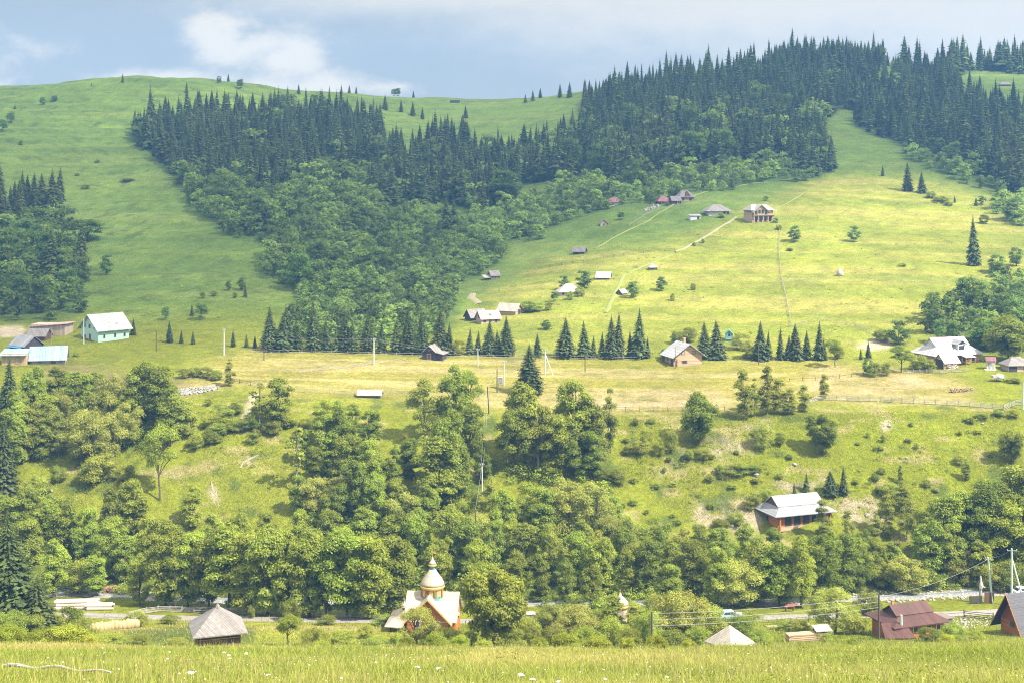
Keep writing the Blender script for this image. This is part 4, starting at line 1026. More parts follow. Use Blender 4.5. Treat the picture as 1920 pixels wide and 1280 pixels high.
b = MB(); b.box(1.6, -3.93, 4.35, 1.6, .1, .95); h.part('dormer_window', b, M_GLASS, parent=d)
b = MB(); b.extrude([(-7.2, 2.15), (-4.2, 2.75), (-4.2, 2.86), (-7.2, 2.26)], .2, 3.6, 'x'); h.part('porch_roof', b, M_WHITEROOF)
b = MB(); [b.box(x, -7.0, .6, .14, .14, 3.2) for x in (.4, 3.4)]; h.part('porch_post', b, M_LOGORANGE); h.opening('front', .6, 1.0, 1.0, 2.0, M_FRAMEBR, name='door', door=M_PLANKRED)
b = MB(); b.box(-1.5, .2, 6.75, 6.0, .35, .16); h.part('ridge_cap', b, M_PLUMROOF)
h = House('woodshed', 'small white roofed woodshed with stacked firewood before farmhouse', 'shed', at(1775, 692, 1.8), 24)
h.walls(4.6, 3.6, 1.9, M_PLANKTAN, 1.8); h.gable(4.6, 3.6, 1.9, 1.8, M_WHITEROOF, .5, .4)
b = MB(); r_ = random.Random(3)
for i in range(40): b.tube((r_.uniform(-1.9, 1.9), -1.85, r_.uniform(-.2, 1.2)), (r_.uniform(-1.9, 1.9), -2.2, r_.uniform(-.2, 1.2)), .11)
h.part('firewood', b, M_BIRCHLOG); b = MB(); b.box(-2.36, 0, 1.3, .1, 2.6, 2.2); h.part('door', b, M_PLANKDK)
h = House('hay_shed', 'grey thatch roofed shed with white end wall at terrace end', 'shed', at(1905, 697, 2.6), 8)
h.walls(6.2, 4.6, 1.6, M_PALE); h.hip(6.2, 4.6, 1.6, 1.9, M_SHINGLE, .5, 2.2); b = MB(); b.box(-2.0, -2.36, .5, 2.1, .12, 2.1); h.part('door', b, M_PLANKDK); h.opening('front', 1.2, .8, .8, .7, M_FRAMEBR)
h = House('well_house', 'tiny white arched well house with pinkish roof', 'well house', at(1857, 693, .8), -10)
b = MB()
for x in (-.85, .05, .95): b.box(x, -.55, .9, .3, .3, 2.0)
b.box(.05, .55, .9, 2.1, .2, 2.0); b.box(.05, -.55, 2.05, 2.3, .36, .5); h.part('wall', b, M_WHITE); h.gable(2.1, 1.6, 2.3, .7, M_PLUMROOF, .25, .25); b = MB(); b.box(-.2, -.9, -.1, 2.8, 1.2, .4); h.part('step', b, M_WHITE)
h = House('teal_pavilion', 'tiny teal gabled pavilion among trees above the terrace', 'pavilion', at(1367, 640, 1.0), -6)
h.walls(2.0, 2.0, 2.0, M_TEAL, .9, axis='y'); h.gable(2.0, 2.0, 2.0, .9, M_TEAL, .2, .3, axis='y', th=.1); h.opening('front', 0, 1.7, .9, 1.1); b = MB(); b.box(0, -1.1, .75, 2.1, .25, .12); h.part('balcony_rail', b, M_FRAME)
h = House('covered_haystack', 'white tarp covered hay rack on timber legs', 'hay rack', at(1872, 716, .8), 10)
b = MB(); b.lathe([(.0, 1.95), (.5, 1.9), (.95, 1.55), (1.15, 1.0), (1.05, .75)], .3, 0, 14); h.part('tarp', b, M_TARP, True)
for p0, p1 in (((-1.9, -.6, -.8), (-1.1, -.2, 1.3)), ((1.5, -.6, -.3), (1.0, -.2, .9)), ((-.4, .6, -.3), (-.2, .3, .9))):
    b = MB(); b.tube(p0, p1, .08); h.part('leg', b, M_WOODDK)
b = MB(); b.box(-.9, 0, 1.25, 1.6, 1.2, .6); h.part('hay', b, M_HAYGREY)
h = House('firewood_stack', 'long low stack of split firewood in the mown field', 'woodpile', at(1803, 735, .5), 16)
b = MB(); rr = random.Random(5)
for i in range(150): x = rr.uniform(-2.9, 2.9); b.tube((x, -.45, rr.uniform(0, 1.0)), (x + rr.uniform(-.1, .1), .45, rr.uniform(0, 1.0)), .10, n=5)
h.part('log', b, M_HAY)
hs = House('haystack', 'lone conical haystack with pole on the sunlit hill', 'haystack', at(1575, 518, .6), 0)
b = MB(); b.lathe([(.9, -.2), (1.25, .4), (1.15, 1.2), (.7, 2.0), (.15, 2.7)], n=12); hs.part('hay', b, M_HAYGREY, True); b = MB(); b.tube((0, 0, 0), (0, 0, 3.1), .05); hs.part('pole', b, M_WOODDK)
hs = House('hay_windrow', 'long ridge of raked dry hay beside the road fence', 'hay row', at(204, 1180, .8), 20)
b = MB()
for i in range(15):
    x = -4.2 + i * .6; b.lathe([(.75, -.4), (.7, .45), (.45, .9 + .12 * math.sin(i * 2.2)), (.12, 1.1 + .15 * math.sin(i * 1.7))], x, .1 * math.sin(i), 9)
hs.part('hay', b, M_HAY, True)

# ------------------------------------------------------------------ the hillside hamlets
h = House('timber_house', 'unfinished timber house with glazed gable and open ground floor posts', 'house', at(1422, 418, 4.8), 18)
h.walls(9.6, 7.0, 3.0, M_LOGPALE, 0); h.hip(9.6, 7.0, 5.0, 2.2, M_SHINGLE_L, .7, 6.5)
b = MB(); b.box(0, 0, 4.0, 9.4, 6.8, 2.1); h.part('upper_wall', b, M_LOGPALE)
b = MB(); b.extrude([(-4.1, 3.0), (1.9, 3.0), (1.9, 4.6), (-1.1, 6.9), (-4.1, 4.6)], -4.3, -3.2, 'y'); g = h.part('gable', b, M_LOGPALE)
b = MB(); b.extrude([(-4.9, 4.0), (-1.1, 7.0), (-1.1, 7.2), (-4.9, 4.2)], -4.9, 0, 'y'); b.extrude([(2.7, 4.0), (-1.1, 7.0), (-1.1, 7.2), (2.7, 4.2)], -4.9, 0, 'y'); h.part('gable_roof', b, M_SHINGLE_L)
for x in (-3.2, -1.8, -.4, 1.0):
    b = MB(); b.box(x, -4.34, 4.0 + (.4 if -2 < x < 0 else 0), 1.0, .1, 1.5); h.part('window', b, M_GLASS, parent=g)
for x in (-4.2, -2.2, 0, 2.0, 4.4):
    b = MB(); b.box(x, -4.3, 1.2, .3, .3, 3.4); h.part('post', b, M_LOGPALE)
for x in (-3.1, -1.1, 1.0, 3.2): h.opening('front', x, 1.3, 1.5, 2.2, M_FRAMEBR)
b = MB(); b.box(0, -4.1, 2.95, 9.6, 1.3, .2); h.part('balcony', b, M_LOGPALE)
h = House('thatched_house', 'low white walled house with big grey hipped roof and porch', 'house', at(1344, 405, 3.4), 10)
h.walls(8.6, 5.4, 1.9, M_WHITE); h.hip(9.6, 5.4, 1.9, 2.6, M_SHINGLE, .8, 3.4); h.opening('front', 2.2, .9, 1.4, 1.6, M_FRAMEBR); h.opening('front', 3.8, .9, .9, 1.7, M_FRAMEBR, name='door')
h = House('outhouse', 'little white outbuilding with flat pale roof left of hipped house', 'shed', at(1302, 413, 1.5), 12)
h.walls(4.2, 2.6, 1.7, M_WHITE); b = MB(); b.extrude([(-1.6, 1.65), (1.6, 2.2), (1.6, 2.32), (-1.6, 1.77)], -2.4, 2.6, 'x'); h.part('roof', b, M_GREYROOF); h.opening('front', 1.2, .8, 1.0, 1.3, M_FRAMEBR)
h = House('gabled_cottage', 'dark roofed cottage with tall front gable, highest of the hamlet', 'cottage', at(1284, 378, 3), 14)
h.walls(6.4, 5.0, 1.9, M_LOGPALE); h.hip(6.4, 5.0, 1.9, 2.7, M_SHINGLE_D, .7, 2.6); b = MB(); b.extrude([(-1.3, 2.0), (1.6, 2.0), (.1, 4.3)], -3.0, -1.0, 'y'); h.part('gable', b, M_PLANKBR); h.opening('front', -1.8, .9, 1.2, 1.2, M_FRAMEBR); h.opening('front', 1.6, .9, 1.2, 1.2, M_FRAMEBR)
h = House('log_cottage', 'brown walled cottage with dark roof, middle of the hamlet', 'cottage', at(1266, 384, 2.4), 10)
h.walls(4.0, 4.0, 1.8, M_PLANKBR, 1.6); h.gable(4.0, 4.0, 1.8, 1.6, M_SHINGLE_D, .5, .3); h.opening('front', .8, .9, .9, 1.0)
h = House('low_cottage', 'low plum roofed cottage at left end of the hamlet', 'cottage', at(1243, 384, 2.6), 12)
h.walls(5.0, 4.0, 1.3, M_PLANKBR); h.hip(5.0, 4.0, 1.3, 2.2, M_PLUMROOF, .6, 1.8); h.opening('front', -1.0, .7, .9, .9)
h = House('pink_roofed_cottage', 'white walled cottage with plum pink roof by the thicket', 'cottage', at(1151, 387, 2.6), 12)
h.walls(5.6, 4.2, 1.6, M_WHITE); h.hip(5.6, 4.2, 1.6, 2.0, M_PLUMROOF, .6, 2.4); h.opening('front', -1.2, .8, .9, .9, M_FRAMEBR); b = MB(); b.extrude([(.6, 1.7), (2.2, 1.7), (1.4, 3.0)], -2.8, -.6, 'y'); h.part('gable', b, M_PALE)
h = House('tiny_cabin', 'tiny cabin with dark pointed roof beside hillside shrubs', 'cabin', at(1131, 424, 1.5), 8)
h.walls(2.8, 2.4, 1.0, M_PALE, 1.4, axis='y'); h.gable(2.8, 2.4, 1.0, 1.4, M_SHINGLE_D, .4, .3, axis='y'); h.opening('front', 0, .6, .6, .7, M_FRAMEBR)
h = House('hay_barn', 'dark grey barn in shade below the thicket on the hill', 'barn', at(1087, 477, 1.8), -16)
h.walls(4.2, 3.2, 1.1, M_PLANKDK, 1.3); h.gable(4.2, 3.2, 1.1, 1.3, M_SHINGLE_D, .5, .4); h.opening('front', .8, .5, .9, 1.0, M_WOODGREY, name='door')
h = House('roadside_barn', 'grey plank barn with low side roof beside dark bushes', 'barn', at(926, 524, 2.0), 20)
h.walls(3.2, 3.4, 1.4, M_LOGGREY, 1.4); h.gable(3.2, 3.4, 1.4, 1.4, M_SHINGLE, .4, .3); b = MB(); b.extrude([(-1.8, .5), (1.4, 1.3), (1.4, 1.42), (-1.8, .62)], -4.2, -1.7, 'x'); h.part('side_roof', b, M_SHINGLE_L); h.opening('front', 0, .6, .9, 1.1, M_WOODGREY, name='door')
h = House('hay_hut', 'little square hut with pointed pale roof on the ridge path', 'hut', at(1224, 507, 1.2), 10)
h.walls(2.6, 2.4, .95, M_LOGGREY); h.hip(2.6, 2.4, .95, 1.3, M_SHINGLE_L, .4, .2); h.opening('front', -.3, .5, .7, .7, M_WOODGREY, name='door', door=M_PLANKDK)
h = House('white_roofed_barn', 'small barn with bleached white roof among hill orchard trees', 'barn', at(1132, 525, 1.8), -14)
h.walls(4.6, 3.2, .9, M_LOGGREY, 1.5); h.gable(4.6, 3.2, .9, 1.5, M_WHITEROOF, .5, .3); h.opening('front', .6, .4, .8, .8, M_WOODGREY, name='door', door=M_PLANKDK)
h = House('white_cottage', 'white cottage with broad pale hipped roof and many windows', 'cottage', at(1067, 555, 3.0), 6)
h.walls(6.8, 4.8, 1.2, M_WHITE); h.hip(6.8, 4.8, 1.2, 2.5, M_SHINGLE_L, .7, 2.0)
for a in (-2.3, -.8, .7, 2.2): h.opening('front', a, .65, .7, .85, M_FRAMEBR)
h = House('root_cellar', 'tiny brown gabled cellar hut beside a round hill tree', 'hut', at(1166, 553, 1.2), 40)
h.walls(2.2, 2.4, .6, M_PLANKBR, 1.0); h.gable(2.2, 2.4, .6, 1.0, M_SHINGLE_L, .3, .3); h.opening('left', 0, .5, .7, .8, M_WOODGREY, name='door', door=M_PLANKDK)
h = House('grey_barn', 'wide grey roofed barn at left end of lower hamlet', 'barn', at(892, 602, 3.0), 28)
h.walls(5.4, 4.4, 1.2, M_PLANKDK, 2.0); h.gable(5.4, 4.4, 1.2, 2.0, M_SHINGLE, .5, .4); h.opening('front', 1.2, .5, 1.0, 1.1, M_WOODGREY, name='door')
h = House('red_gabled_house', 'pink walled house with red roof and dish in lower hamlet', 'house', at(915, 607, 3.0), 24)
h.walls(6.2, 4.4, 1.6, M_PALE, 1.9); h.gable(6.2, 4.4, 1.6, 1.9, M_PINKROOF, .5, .4)
for a in (-2.0, -.2, 1.8): h.opening('front', a, .8, .8, .9, M_FRAMEBR)
h.opening('left', 0, 1.9, .8, .9, M_FRAMEBR); b = MB(); b.lathe([(.02, 2.9), (.35, 2.98), (.42, 3.1)], .4, -1.7, 10); h.part('satellite_dish', b, M_WHITE)
h = House('long_barn', 'long grey shingled barn with open dark gable, right of lower hamlet', 'barn', at(956, 592, 3.0), -30)
h.walls(6.4, 4.0, 1.5, M_LOGPALE, 1.9); h.gable(6.4, 4.0, 1.5, 1.9, M_SHINGLE_L, .4, .5); h.opening('right', 0, 1.0, 1.4, 1.8, M_FRAMEBR, name='door', door=M_PLANKDK)
h = House('ridge_barn', 'long grey barn on the far right ridge meadow', 'barn', at(1884, 162, 2), -6)
h.walls(6.5, 4.0, 1.0, M_LOGGREY); h.hip(6.5, 4.0, 1.0, 2.0, M_SHINGLE, .7, 3.2); h.opening('front', 1, .5, 1, .9, M_WOODGREY, name='door', door=M_PLANKDK)
h = House('sheepfold', 'dark low sheepfold sheds along the saddle skyline', 'sheepfold', at(858, 193, 0), 4)
b = MB(); b.box(-2.0, 0, .6, 7.0, 3.0, 2.0); h.part('shed', b, M_PLANKDK); b = MB(); [b.box(3 + i * 2.2, 0, .5, .2, .2, 1.6) for i in range(5)]; b.box(7.5, 0, 1.1, 10, .1, .2); h.part('pen_rail', b, M_WOODDK)

# ------------------------------------------------------------------ the slope and the valley floor
h = House('veranda_house', 'log house with grey hipped gablet roof and arched veranda', 'house', at(1489, 1000, 5.5), 20)
h.walls(12.0, 7.2, 3.7, M_LOGORANGE, 0); h.dutch(12.0, 7.2, 3.5, 3.1, M_GREYROOF, M_PLANKBR, 1.3, .46)
for a in (-3.6, -1.5, .6, 2.7):
    b = MB(); w = .75; pr = [(a - w, 1.3), (a + w, 1.3), (a + w, 2.5)] + [(a + w * math.cos(k), 2.5 + .8 * math.sin(k)) for k in (.5, 1.05, 1.57, 2.1, 2.65)] + [(a - w, 2.5)]
    b.extrude(pr, -3.68, -3.5, 'y'); h.part('veranda_arch', b, M_GLASS)
b = MB(); b.box(0, -3.72, .75, 11.6, .2, .9); h.part('balustrade', b, M_LOGPALE)
for x in (-5.9, 5.9): b = MB(); b.box(x, -4.3, 1.4, .3, .3, 4.2); h.part('post', b, M_LOGORANGE)
h.opening('left', .5, 2.1, 1.1, 1.3, M_FRAMEBR); b = MB(); b.box(5.6, -3.3, -.4, 1.8, 1.6, 2.6); h.part('stone_pier', b, M_WHITE)

# the church
h = House('wooden_church', 'orange log church with white shingled roofs and a silver dome', 'church', at(808, 1184, 3.4), -5)
X0 = 0.0; lit = M_SHINGLE_L
h.walls(8.0, 6.2, 2.0, M_LOGORANGE, 3.2, cx=.4); h.gable(8.0, 6.2, 2.0, 3.3, M_SILVER, .45, .3, cx=.4)
b = MB(); b.extrude([(-3.3, -1.0), (3.3, -1.0), (3.3, 1.75), (0, 5.15), (-3.3, 1.75)], -3.5, 0, 'y'); h.part('transept_wall', b, M_LOGORANGE)
b = MB()
for s in (-1, 1): b.extrude([(s * 3.95, 1.3), (0, 5.33), (0, 5.5), (s * 3.95, 1.47)], -4.0, .0, 'y')
h.part('transept_roof', b, M_SILVER)
b = MB()
for s in (-1, 1): b.extrude([(s * 4.0, 1.08), (0, 5.14), (0, 5.36), (s * 4.0, 1.3)], -4.12, -3.98, 'y')
h.part('barge_board', b, M_GOLD)
b = MB(); b.extrude([(-.35, 3.1), (.35, 3.1), (.35, 3.5), (0, 4.1), (-.35, 3.5)], -3.58, -3.5, 'y'); h.part('gable_window', b, M_GLASS)
for a in (-1.6, 1.6): h.opening('front', a, 1.2, .8, 1.2, M_FRAME, L=6.6, W=7.0)
# flared lower roof and apse at the left
b = MB(); b.add([(-3.7, -2.6, 3.3), (-3.7, 2.6, 3.3), (-6.9, 4.0, .9), (-6.9, -4.0, .9), (-5.2, -2.9, 1.8), (-5.2, 2.9, 1.8), (-3.7, -3.4, 1.6), (-3.7, 3.4, 1.6), (-6.9, 4.0, .76), (-6.9, -4.0, .76), (-3.7, -4.6, .9), (-3.7, 4.6, .9), (-3.7, -4.6, .76), (-3.7, 4.6, .76)],
      [(0, 4, 5, 1), (4, 3, 2, 5), (0, 10, 4), (4, 10, 3), (1, 5, 11), (5, 2, 11), (3, 9, 8, 2), (3, 10, 12, 9), (2, 8, 13, 11), (9, 12, 13, 8)]); h.part('apse_roof', b, M_SILVER)
b = MB(); b.extrude([(-2.6, -1.0), (2.6, -1.0), (2.6, 1.0), (-2.6, 1.0)], -5.6, -3.6, 'x'); h.part('apse_wall', b, M_LOGORANGE)
b = MB(); [b.box(x, -3.3, .2, .22, .22, 1.6) for x in (-6.0, -4.2)]; h.part('porch_post', b, M_PLANKBR)
def cupola(px, py, z, s, name, hh, n=8):
    b = MB(); b.lathe([(.55 * s, z), (.55 * s, z + .55 * s)], px, py, n, PI / 8); neck = h.part(name + '_neck', b, M_TEAL if s > .7 else M_PLANKBR)
    b = MB(); b.lathe([(.60 * s, z + .55 * s), (.86 * s, z + .78 * s), (.80 * s, z + 1.05 * s)], px, py, 12); h.part('gold_band', b, M_GOLD, True, neck)
    b = MB(); b.lathe([(.80 * s, z + 1.05 * s), (.62 * s, z + 1.4 * s), (.3 * s, z + 1.85 * s), (.10 * s, z + 2.25 * s), (.05 * s, z + 2.6 * s)], px, py, 12); h.part('cap', b, M_SILVER, True, neck)
    b = MB(); b.box(px, py, z + 2.6 * s + hh / 2, .06, .06, hh); b.box(px, py, z + 2.6 * s + hh * .62, hh * .6, .06, .06); h.part('cross', b, M_GOLD, parent=neck)
b = MB(); b.lathe([(1.75, 3.3), (1.75, 6.0)], .25, 0, 8, PI / 8); dr = h.part('drum', b, M_TEAL)
for i in range(8):
    a = PI / 4 * i; px, py = .25 + 1.62 * math.cos(a), 1.62 * math.sin(a)
    if i % 2 == 0:
        b = MB(); b.box(px, py, 5.45, .10, .62, .95, a); w = h.part('drum_window', b, M_GOLD, parent=dr)
    b = MB(); b.box(.25 + 1.76 * math.cos(a + PI / 8), 1.76 * math.sin(a + PI / 8), 4.9, .22, .22, 2.2, a); h.part('drum_post', b, M_LOGORANGE, parent=dr)
for i in (5, 7):
    a = PI / 4 * i; b = MB(); b.box(.25 + 1.64 * math.cos(a), 1.64 * math.sin(a), 5.4, .12, .7, 1.0, a); w = h.part('drum_window', b, M_GOLD, parent=dr)
b = MB(); b.lathe([(1.78, 5.98), (2.02, 6.25), (2.0, 6.55)], .25, 0, 24); h.part('dome_band', b, M_GOLD, True)
b = MB(); b.lathe([(2.0, 6.55), (1.86, 6.95), (1.5, 7.6), (1.05, 8.25), (.7, 8.75), (.58, 9.0)], .25, 0, 24); h.part('dome', b, M_SILVER, True)
cupola(.25, 0, 9.0, .82, 'lantern', .9)
cupola(-4.1, -1.6, 2.9, .52, 'cupola', .5)
cupola(4.3, .0, 1.3, .55, 'cupola', .3)

h = House('bell_chapel', 'small round chapel with white onion cap behind the willows', 'chapel', at(1163, 1178, 1.5), 0)
b = MB(); b.lathe([(1.2, -1), (1.2, 3.0)], 0, 0, 8, PI / 8); h.part('wall', b, M_PALE); b = MB(); b.lathe([(1.3, 2.95), (1.48, 3.2), (1.42, 3.45)], n=16); h.part('gold_band', b, M_GOLD, True)
b = MB(); b.lathe([(1.42, 3.45), (1.2, 4.0), (.75, 4.5), (.3, 4.9), (.06, 5.4)], n=16); h.part('dome', b, M_SILVER, True); b = MB(); b.box(0, 0, 5.7, .06, .06, .7); b.box(0, 0, 5.8, .4, .06, .06); h.part('cross', b, M_GOLD)

h = House('shingled_shed', 'dark log shed under a grey shingled pyramid roof', 'shed', at_depth(408, 166) + Vector((0, 0, .9)), 18)
h.walls(4.9, 4.6, 2.0, M_PLANKBR); h.hip(4.9, 4.6, 2.0, 2.5, M_SHINGLE, .75, .25); h.opening('front', 1.2, .9, 1.0, 1.7, M_FRAMEBR, name='door', door=M_PLANKDK)
b = MB(); b.lathe([(.35, 4.25), (.28, 4.5), (.06, 4.8)], n=8); h.part('ridge_cap', b, M_SHINGLE); b = MB(); b.box(0, -2.4, 1.95, 5.0, .16, .2); b.box(0, -2.42, 1.35, 5.0, .1, .08); h.part('wall_beam', b, M_LOG)
h = House('red_roofed_house', 'low orange log house with red brown gablet roof', 'house', at(1702, 1196, 4.4), 20)
h.walls(8.8, 6.2, 1.9, M_LOGORANGE); h.dutch(8.8, 6.2, 1.7, 2.3, M_REDROOF, M_PLANKDK, .9, .55, flare=.06)
for a in (-.8, 1.6, 3.4): h.opening('front', a, .95, .9, 1.0)
b = MB(); b.extrude([(-3.4, .55), (1.6, 2.35), (1.6, 2.5), (-3.4, .7)], -7.6, -3.2, 'x') ; b = MB(); b.add([(-7.6, -4.9, .9), (-3.0, -6.2, .9), (-2.6, -3.0, 2.15), (-6.2, -1.8, 2.15), (-7.6, -4.9, .76), (-3.0, -6.2, .76), (-2.6, -3.0, 2.0), (-6.2, -1.8, 2.0)], [(0, 1, 2, 3), (4, 7, 6, 5), (0, 4, 5, 1), (1, 5, 6, 2), (2, 6, 7, 3), (3, 7, 4, 0)]); h.part('porch_roof', b, M_REDROOF)
b = MB(); b.box(-5.0, -4.0, .0, 3.6, 2.4, 1.7); h.part('porch', b, M_PLANKBR); b = MB(); b.box(6.4, .5, 1.15, 3.0, 3.0, .12); b.box(6.4, .5, .4, 2.6, 2.6, 1.3); h.part('side_shed', b, M_LOGGREY)
h.chimney(-2.2, .9, 3.2, 4.4, M_BRICK, .35)
h = House('tiled_cottage', 'red gabled cottage under a steep dark tiled roof', 'cottage', at(1936, 1192, 3.5), 22)
h.walls(8.0, 5.2, 1.6, M_LOGORANGE, 4.2); h.gable(8.0, 5.2, 1.6, 4.3, M_TILE, .9, 1.3); h.opening('left', 0, 1.5, 1.2, 1.6, M_FRAMEBR)
b = MB(); b.extrude([(-2.5, 1.7), (2.5, 1.7), (0, 5.75)], -4.14, -4.02, 'x'); h.part('gable', b, M_PLANKRED); b = MB()
for s in (-1, 1): b.extrude([(s * 3.5, .08), (0, 5.92), (0, 6.1), (s * 3.5, .26)], -5.42, -5.32, 'x')
h.part('barge_board', b, M_LOGORANGE); h.opening('front', 1.0, .6, 1.0, 1.0)
h = House('tent_roofed_hut', 'hut showing only its pale weathered tent roof above grass', 'hut', at_depth(1368, 142) + Vector((0, 0, .7)), 40)
h.walls(2.9, 2.9, .9, M_LOGGREY); h.hip(2.9, 2.9, .9, 1.75, M_SHINGLE_L, .4, .1); h.opening('front', 0, .3, .8, 1.0, M_WOODGREY, name='door', door=M_PLANKDK)
h = House('timber_stack', 'tan board stack with slanting cover beside the willow', 'timber stack', at_depth(1512, 207), 12)
b = MB()
for i in range(5): b.box(0, 0, .1 + i * .26, 6.2 - .2 * (i % 2), 1.5, .2)
h.part('board', b, M_LOGPALE); b = MB(); b.extrude([(-.9, 1.5), (.9, 1.95), (.9, 2.05), (-.9, 1.6)], 1.2, 3.8, 'x'); h.part('cover', b, M_SHINGLE_L); b = MB(); [b.box(x, .6, .8, .14, .14, 2.2) for x in (1.4, 3.5)]; h.part('post', b, M_PLANKBR)
h = House('roadside_shrine', 'carved shrine post with white figure inside a plank fence', 'shrine', at(1838, 1132, 1.2), 6)
b = MB(); b.path([(0, 0, -.3), (.05, 0, 1.6), (0, 0, 3.4)], [.34, .28, .2], 8); h.part('post', b, M_WOODGREY)
b = MB(); b.path([(.0, -.2, 2.5), (.1, -.25, 3.1), (.05, -.2, 3.7), (.0, -.2, 4.3)], [.28, .34, .2, .14], 8); b.tube((.1, -.25, 3.0), (.85, -.3, 2.6), .16, .08); b.lathe([(.05, 4.15), (.2, 4.35), (.16, 4.6), (.04, 4.75)], .0, -.2, 8); h.part('figure', b, M_WHITE)
b = MB()
for i in range(12): b.box(-2.4 + i * .2, -.9, .65, .15, .05, 1.5)
h.part('fence_panel', b, M_PLANKDK)
b = MB()
for i in range(9): b.box(.5 + i * .2, -.8, .8, .17, .05, 2.0)
b.box(1.3, -.7, 1.85, 2.0, .2, .12); h.part('fence_panel', b, M_PLANKBR)
h = House('stump_pile', 'heap of reddish sawn stumps in the shade by the stream', 'stump pile', at(222, 1113, .5), 8)
b = MB(); rr = random.Random(8)
for i in range(16):
    x, z = rr.uniform(-2.8, 2.8), rr.uniform(.0, 1.1); b = MB(); b.tube((x, -.5 + rr.uniform(-.2, .2), z), (x + rr.uniform(-.3, .3), .7, z + rr.uniform(-.1, .2)), rr.uniform(.25, .45), n=9); h.part('stump', b, M_SAWN)
def logpile(name, label, u, v, rows, length, rot, m, r=.24, seed=0):
    h = House(name, label, 'log pile', at(u, v, .6), rot); rr = random.Random(seed)
    for k, n in enumerate(rows):
        for i in range(n):
            y = (i - (n - 1) / 2) * r * 2.05; z = r + k * r * 1.75; e = rr.uniform(-.4, .4)
            b = MB(); b.tube((-length / 2 + e, y, z), (length / 2 + e, y, z), r * rr.uniform(.85, 1.05), r * rr.uniform(.75, .95), 9); h.part('log', b, m)
logpile('log_pile', 'pile of long peeled white logs beside the road', 146, 1141, (5, 4, 3), 7.5, 6, M_BIRCHLOG, .27, 1)
logpile('log_pile', 'shorter lower pile of peeled logs, right of the long one', 186, 1143, (4, 3), 4.6, 3, M_BIRCHLOG, .27, 2)
# ------------------------------------------------------------------ road, paths, stream
def resample(P, step):
    P = np.array(P, float); d = np.concatenate([[0], np.cumsum(np.linalg.norm(np.diff(P, axis=0), axis=1))])
    n = max(2, int(d[-1] / step) + 1); t = np.linspace(0, d[-1], n)
    return np.stack([np.interp(t, d, P[:, i]) for i in range(P.shape[1])], 1)

def ribbon(name, label, px, width, m, lift, step=1.2, wob=.15, cols=7, crown=0.0, kind='structure'):
    P = resample([ground(u, v)[:2] for u, v in px], step)
    k = 5
    if len(P) > 12:
        pad = np.pad(P, ((k, k), (0, 0)), mode='edge'); P = np.stack([np.convolve(pad[:, i], np.ones(2 * k + 1) / (2 * k + 1), 'valid') for i in range(2)], 1)
    tg = np.gradient(P, axis=0); tg /= np.linalg.norm(tg, axis=1, keepdims=True) + 1e-9; nr = np.stack([-tg[:, 1], tg[:, 0]], 1)
    n = len(P); t = np.linspace(-1, 1, cols); V = []
    wl = width / 2 * (1 + wob * fbm(np.arange(n) * .21, np.zeros(n), 5, 2) * 2); wr = width / 2 * (1 + wob * fbm(np.arange(n) * .21, np.zeros(n) + 9, 6, 2) * 2)
    for j, a in enumerate(t):
        w = np.where(a < 0, wl, wr); X = P[:, 0] + nr[:, 0] * w * a; Y = P[:, 1] + nr[:, 1] * w * a
        z = height(X, Y) + lift * (1 - abs(a) ** 6 * 1.3) + crown * (1 - a * a)
        V.append(np.stack([X, Y, z], 1))
    V = np.stack(V, 1).reshape(-1, 3); I = np.arange(n * cols).reshape(n, cols)
    q = np.stack([I[:-1, :-1], I[:-1, 1:], I[1:, 1:], I[1:, :-1]], -1).reshape(-1, 4)
    o = link(name, np_mesh(name, V, [q], smooth=True), m); tag(o, label, kind=kind); return o
ribbon('road', 'pale gravel village road along the valley floor', [(-60, 1151), (160, 1153), (300, 1157), (640, 1163), (760, 1163), (1000, 1164), (1200, 1164), (1350, 1159), (1500, 1155), (1700, 1153), (1850, 1148), (1990, 1136)], 4.6, M_GRAVEL, .16, 1.0, .06)
M_PATH = mat('trodden_earth', (.25, .215, .14), (.19, .18, .085), 1.5, 1.0, bump=.5)
M_TRACK = mat('hill_track', (.215, .212, .07), (.20, .205, .048), 1.2, 1.0, bump=.5)
M_PATHG = mat('faded_track', (.18, .195, .055), (.16, .185, .042), 1.2, 1.0, bump=.5)
ribbon('path', 'trodden dirt path down the grassy slope', [(478, 735), (470, 760), (462, 790)], 1.5, M_PATH, .10, .8, .5)
ribbon('path', 'thin footpath winding down the bright slope', [(484, 852), (468, 860), (456, 868), (450, 878)], .38, M_PATH, .09, .6, .8)
ribbon('path', 'short bare scrape at the foot of the bright slope', [(394, 903), (398, 915), (405, 928), (404, 940)], .38, M_PATH, .09, .6, .8)
ribbon('track', 'pale track climbing the sunlit hill to the timber house', [(1262, 476), (1290, 462), (1330, 440), (1360, 420), (1385, 405)], 1.1, M_PATH, .22, 2.0, .6)
ribbon('track', 'faint grassy lower end of the hill track', [(1170, 515), (1205, 500), (1245, 484), (1262, 476)], .8, M_PATHG, .22, 2.0, .7)
ribbon('track', 'sandy bend of track by the lower hamlet', [(884, 549), (882, 556), (890, 566), (905, 572)], 2.6, M_PATH, .22, 1.5, .3)
ribbon('track', 'faint track below the shaded meadow edge', [(1135, 590), (1150, 555), (1172, 512)], 1.5, M_PATHG, .22, 1.5, .3)
ribbon('track', 'faint lane up the right hand hill', [(1440, 400), (1480, 380), (1525, 352)], .5, M_PATHG, .24, 2.0, .8)
ribbon('track', 'faint lane along the left of the hill hamlet', [(1110, 470), (1180, 430), (1235, 402), (1300, 366), (1400, 345), (1450, 341)], .6, M_PATHG, .24, 2.0, .8)
ribbon('path', 'short pale path beside the dirt yard', [(1435, 1174), (1470, 1172), (1515, 1169)], 1.3, M_PATH, .12, .8, .3)

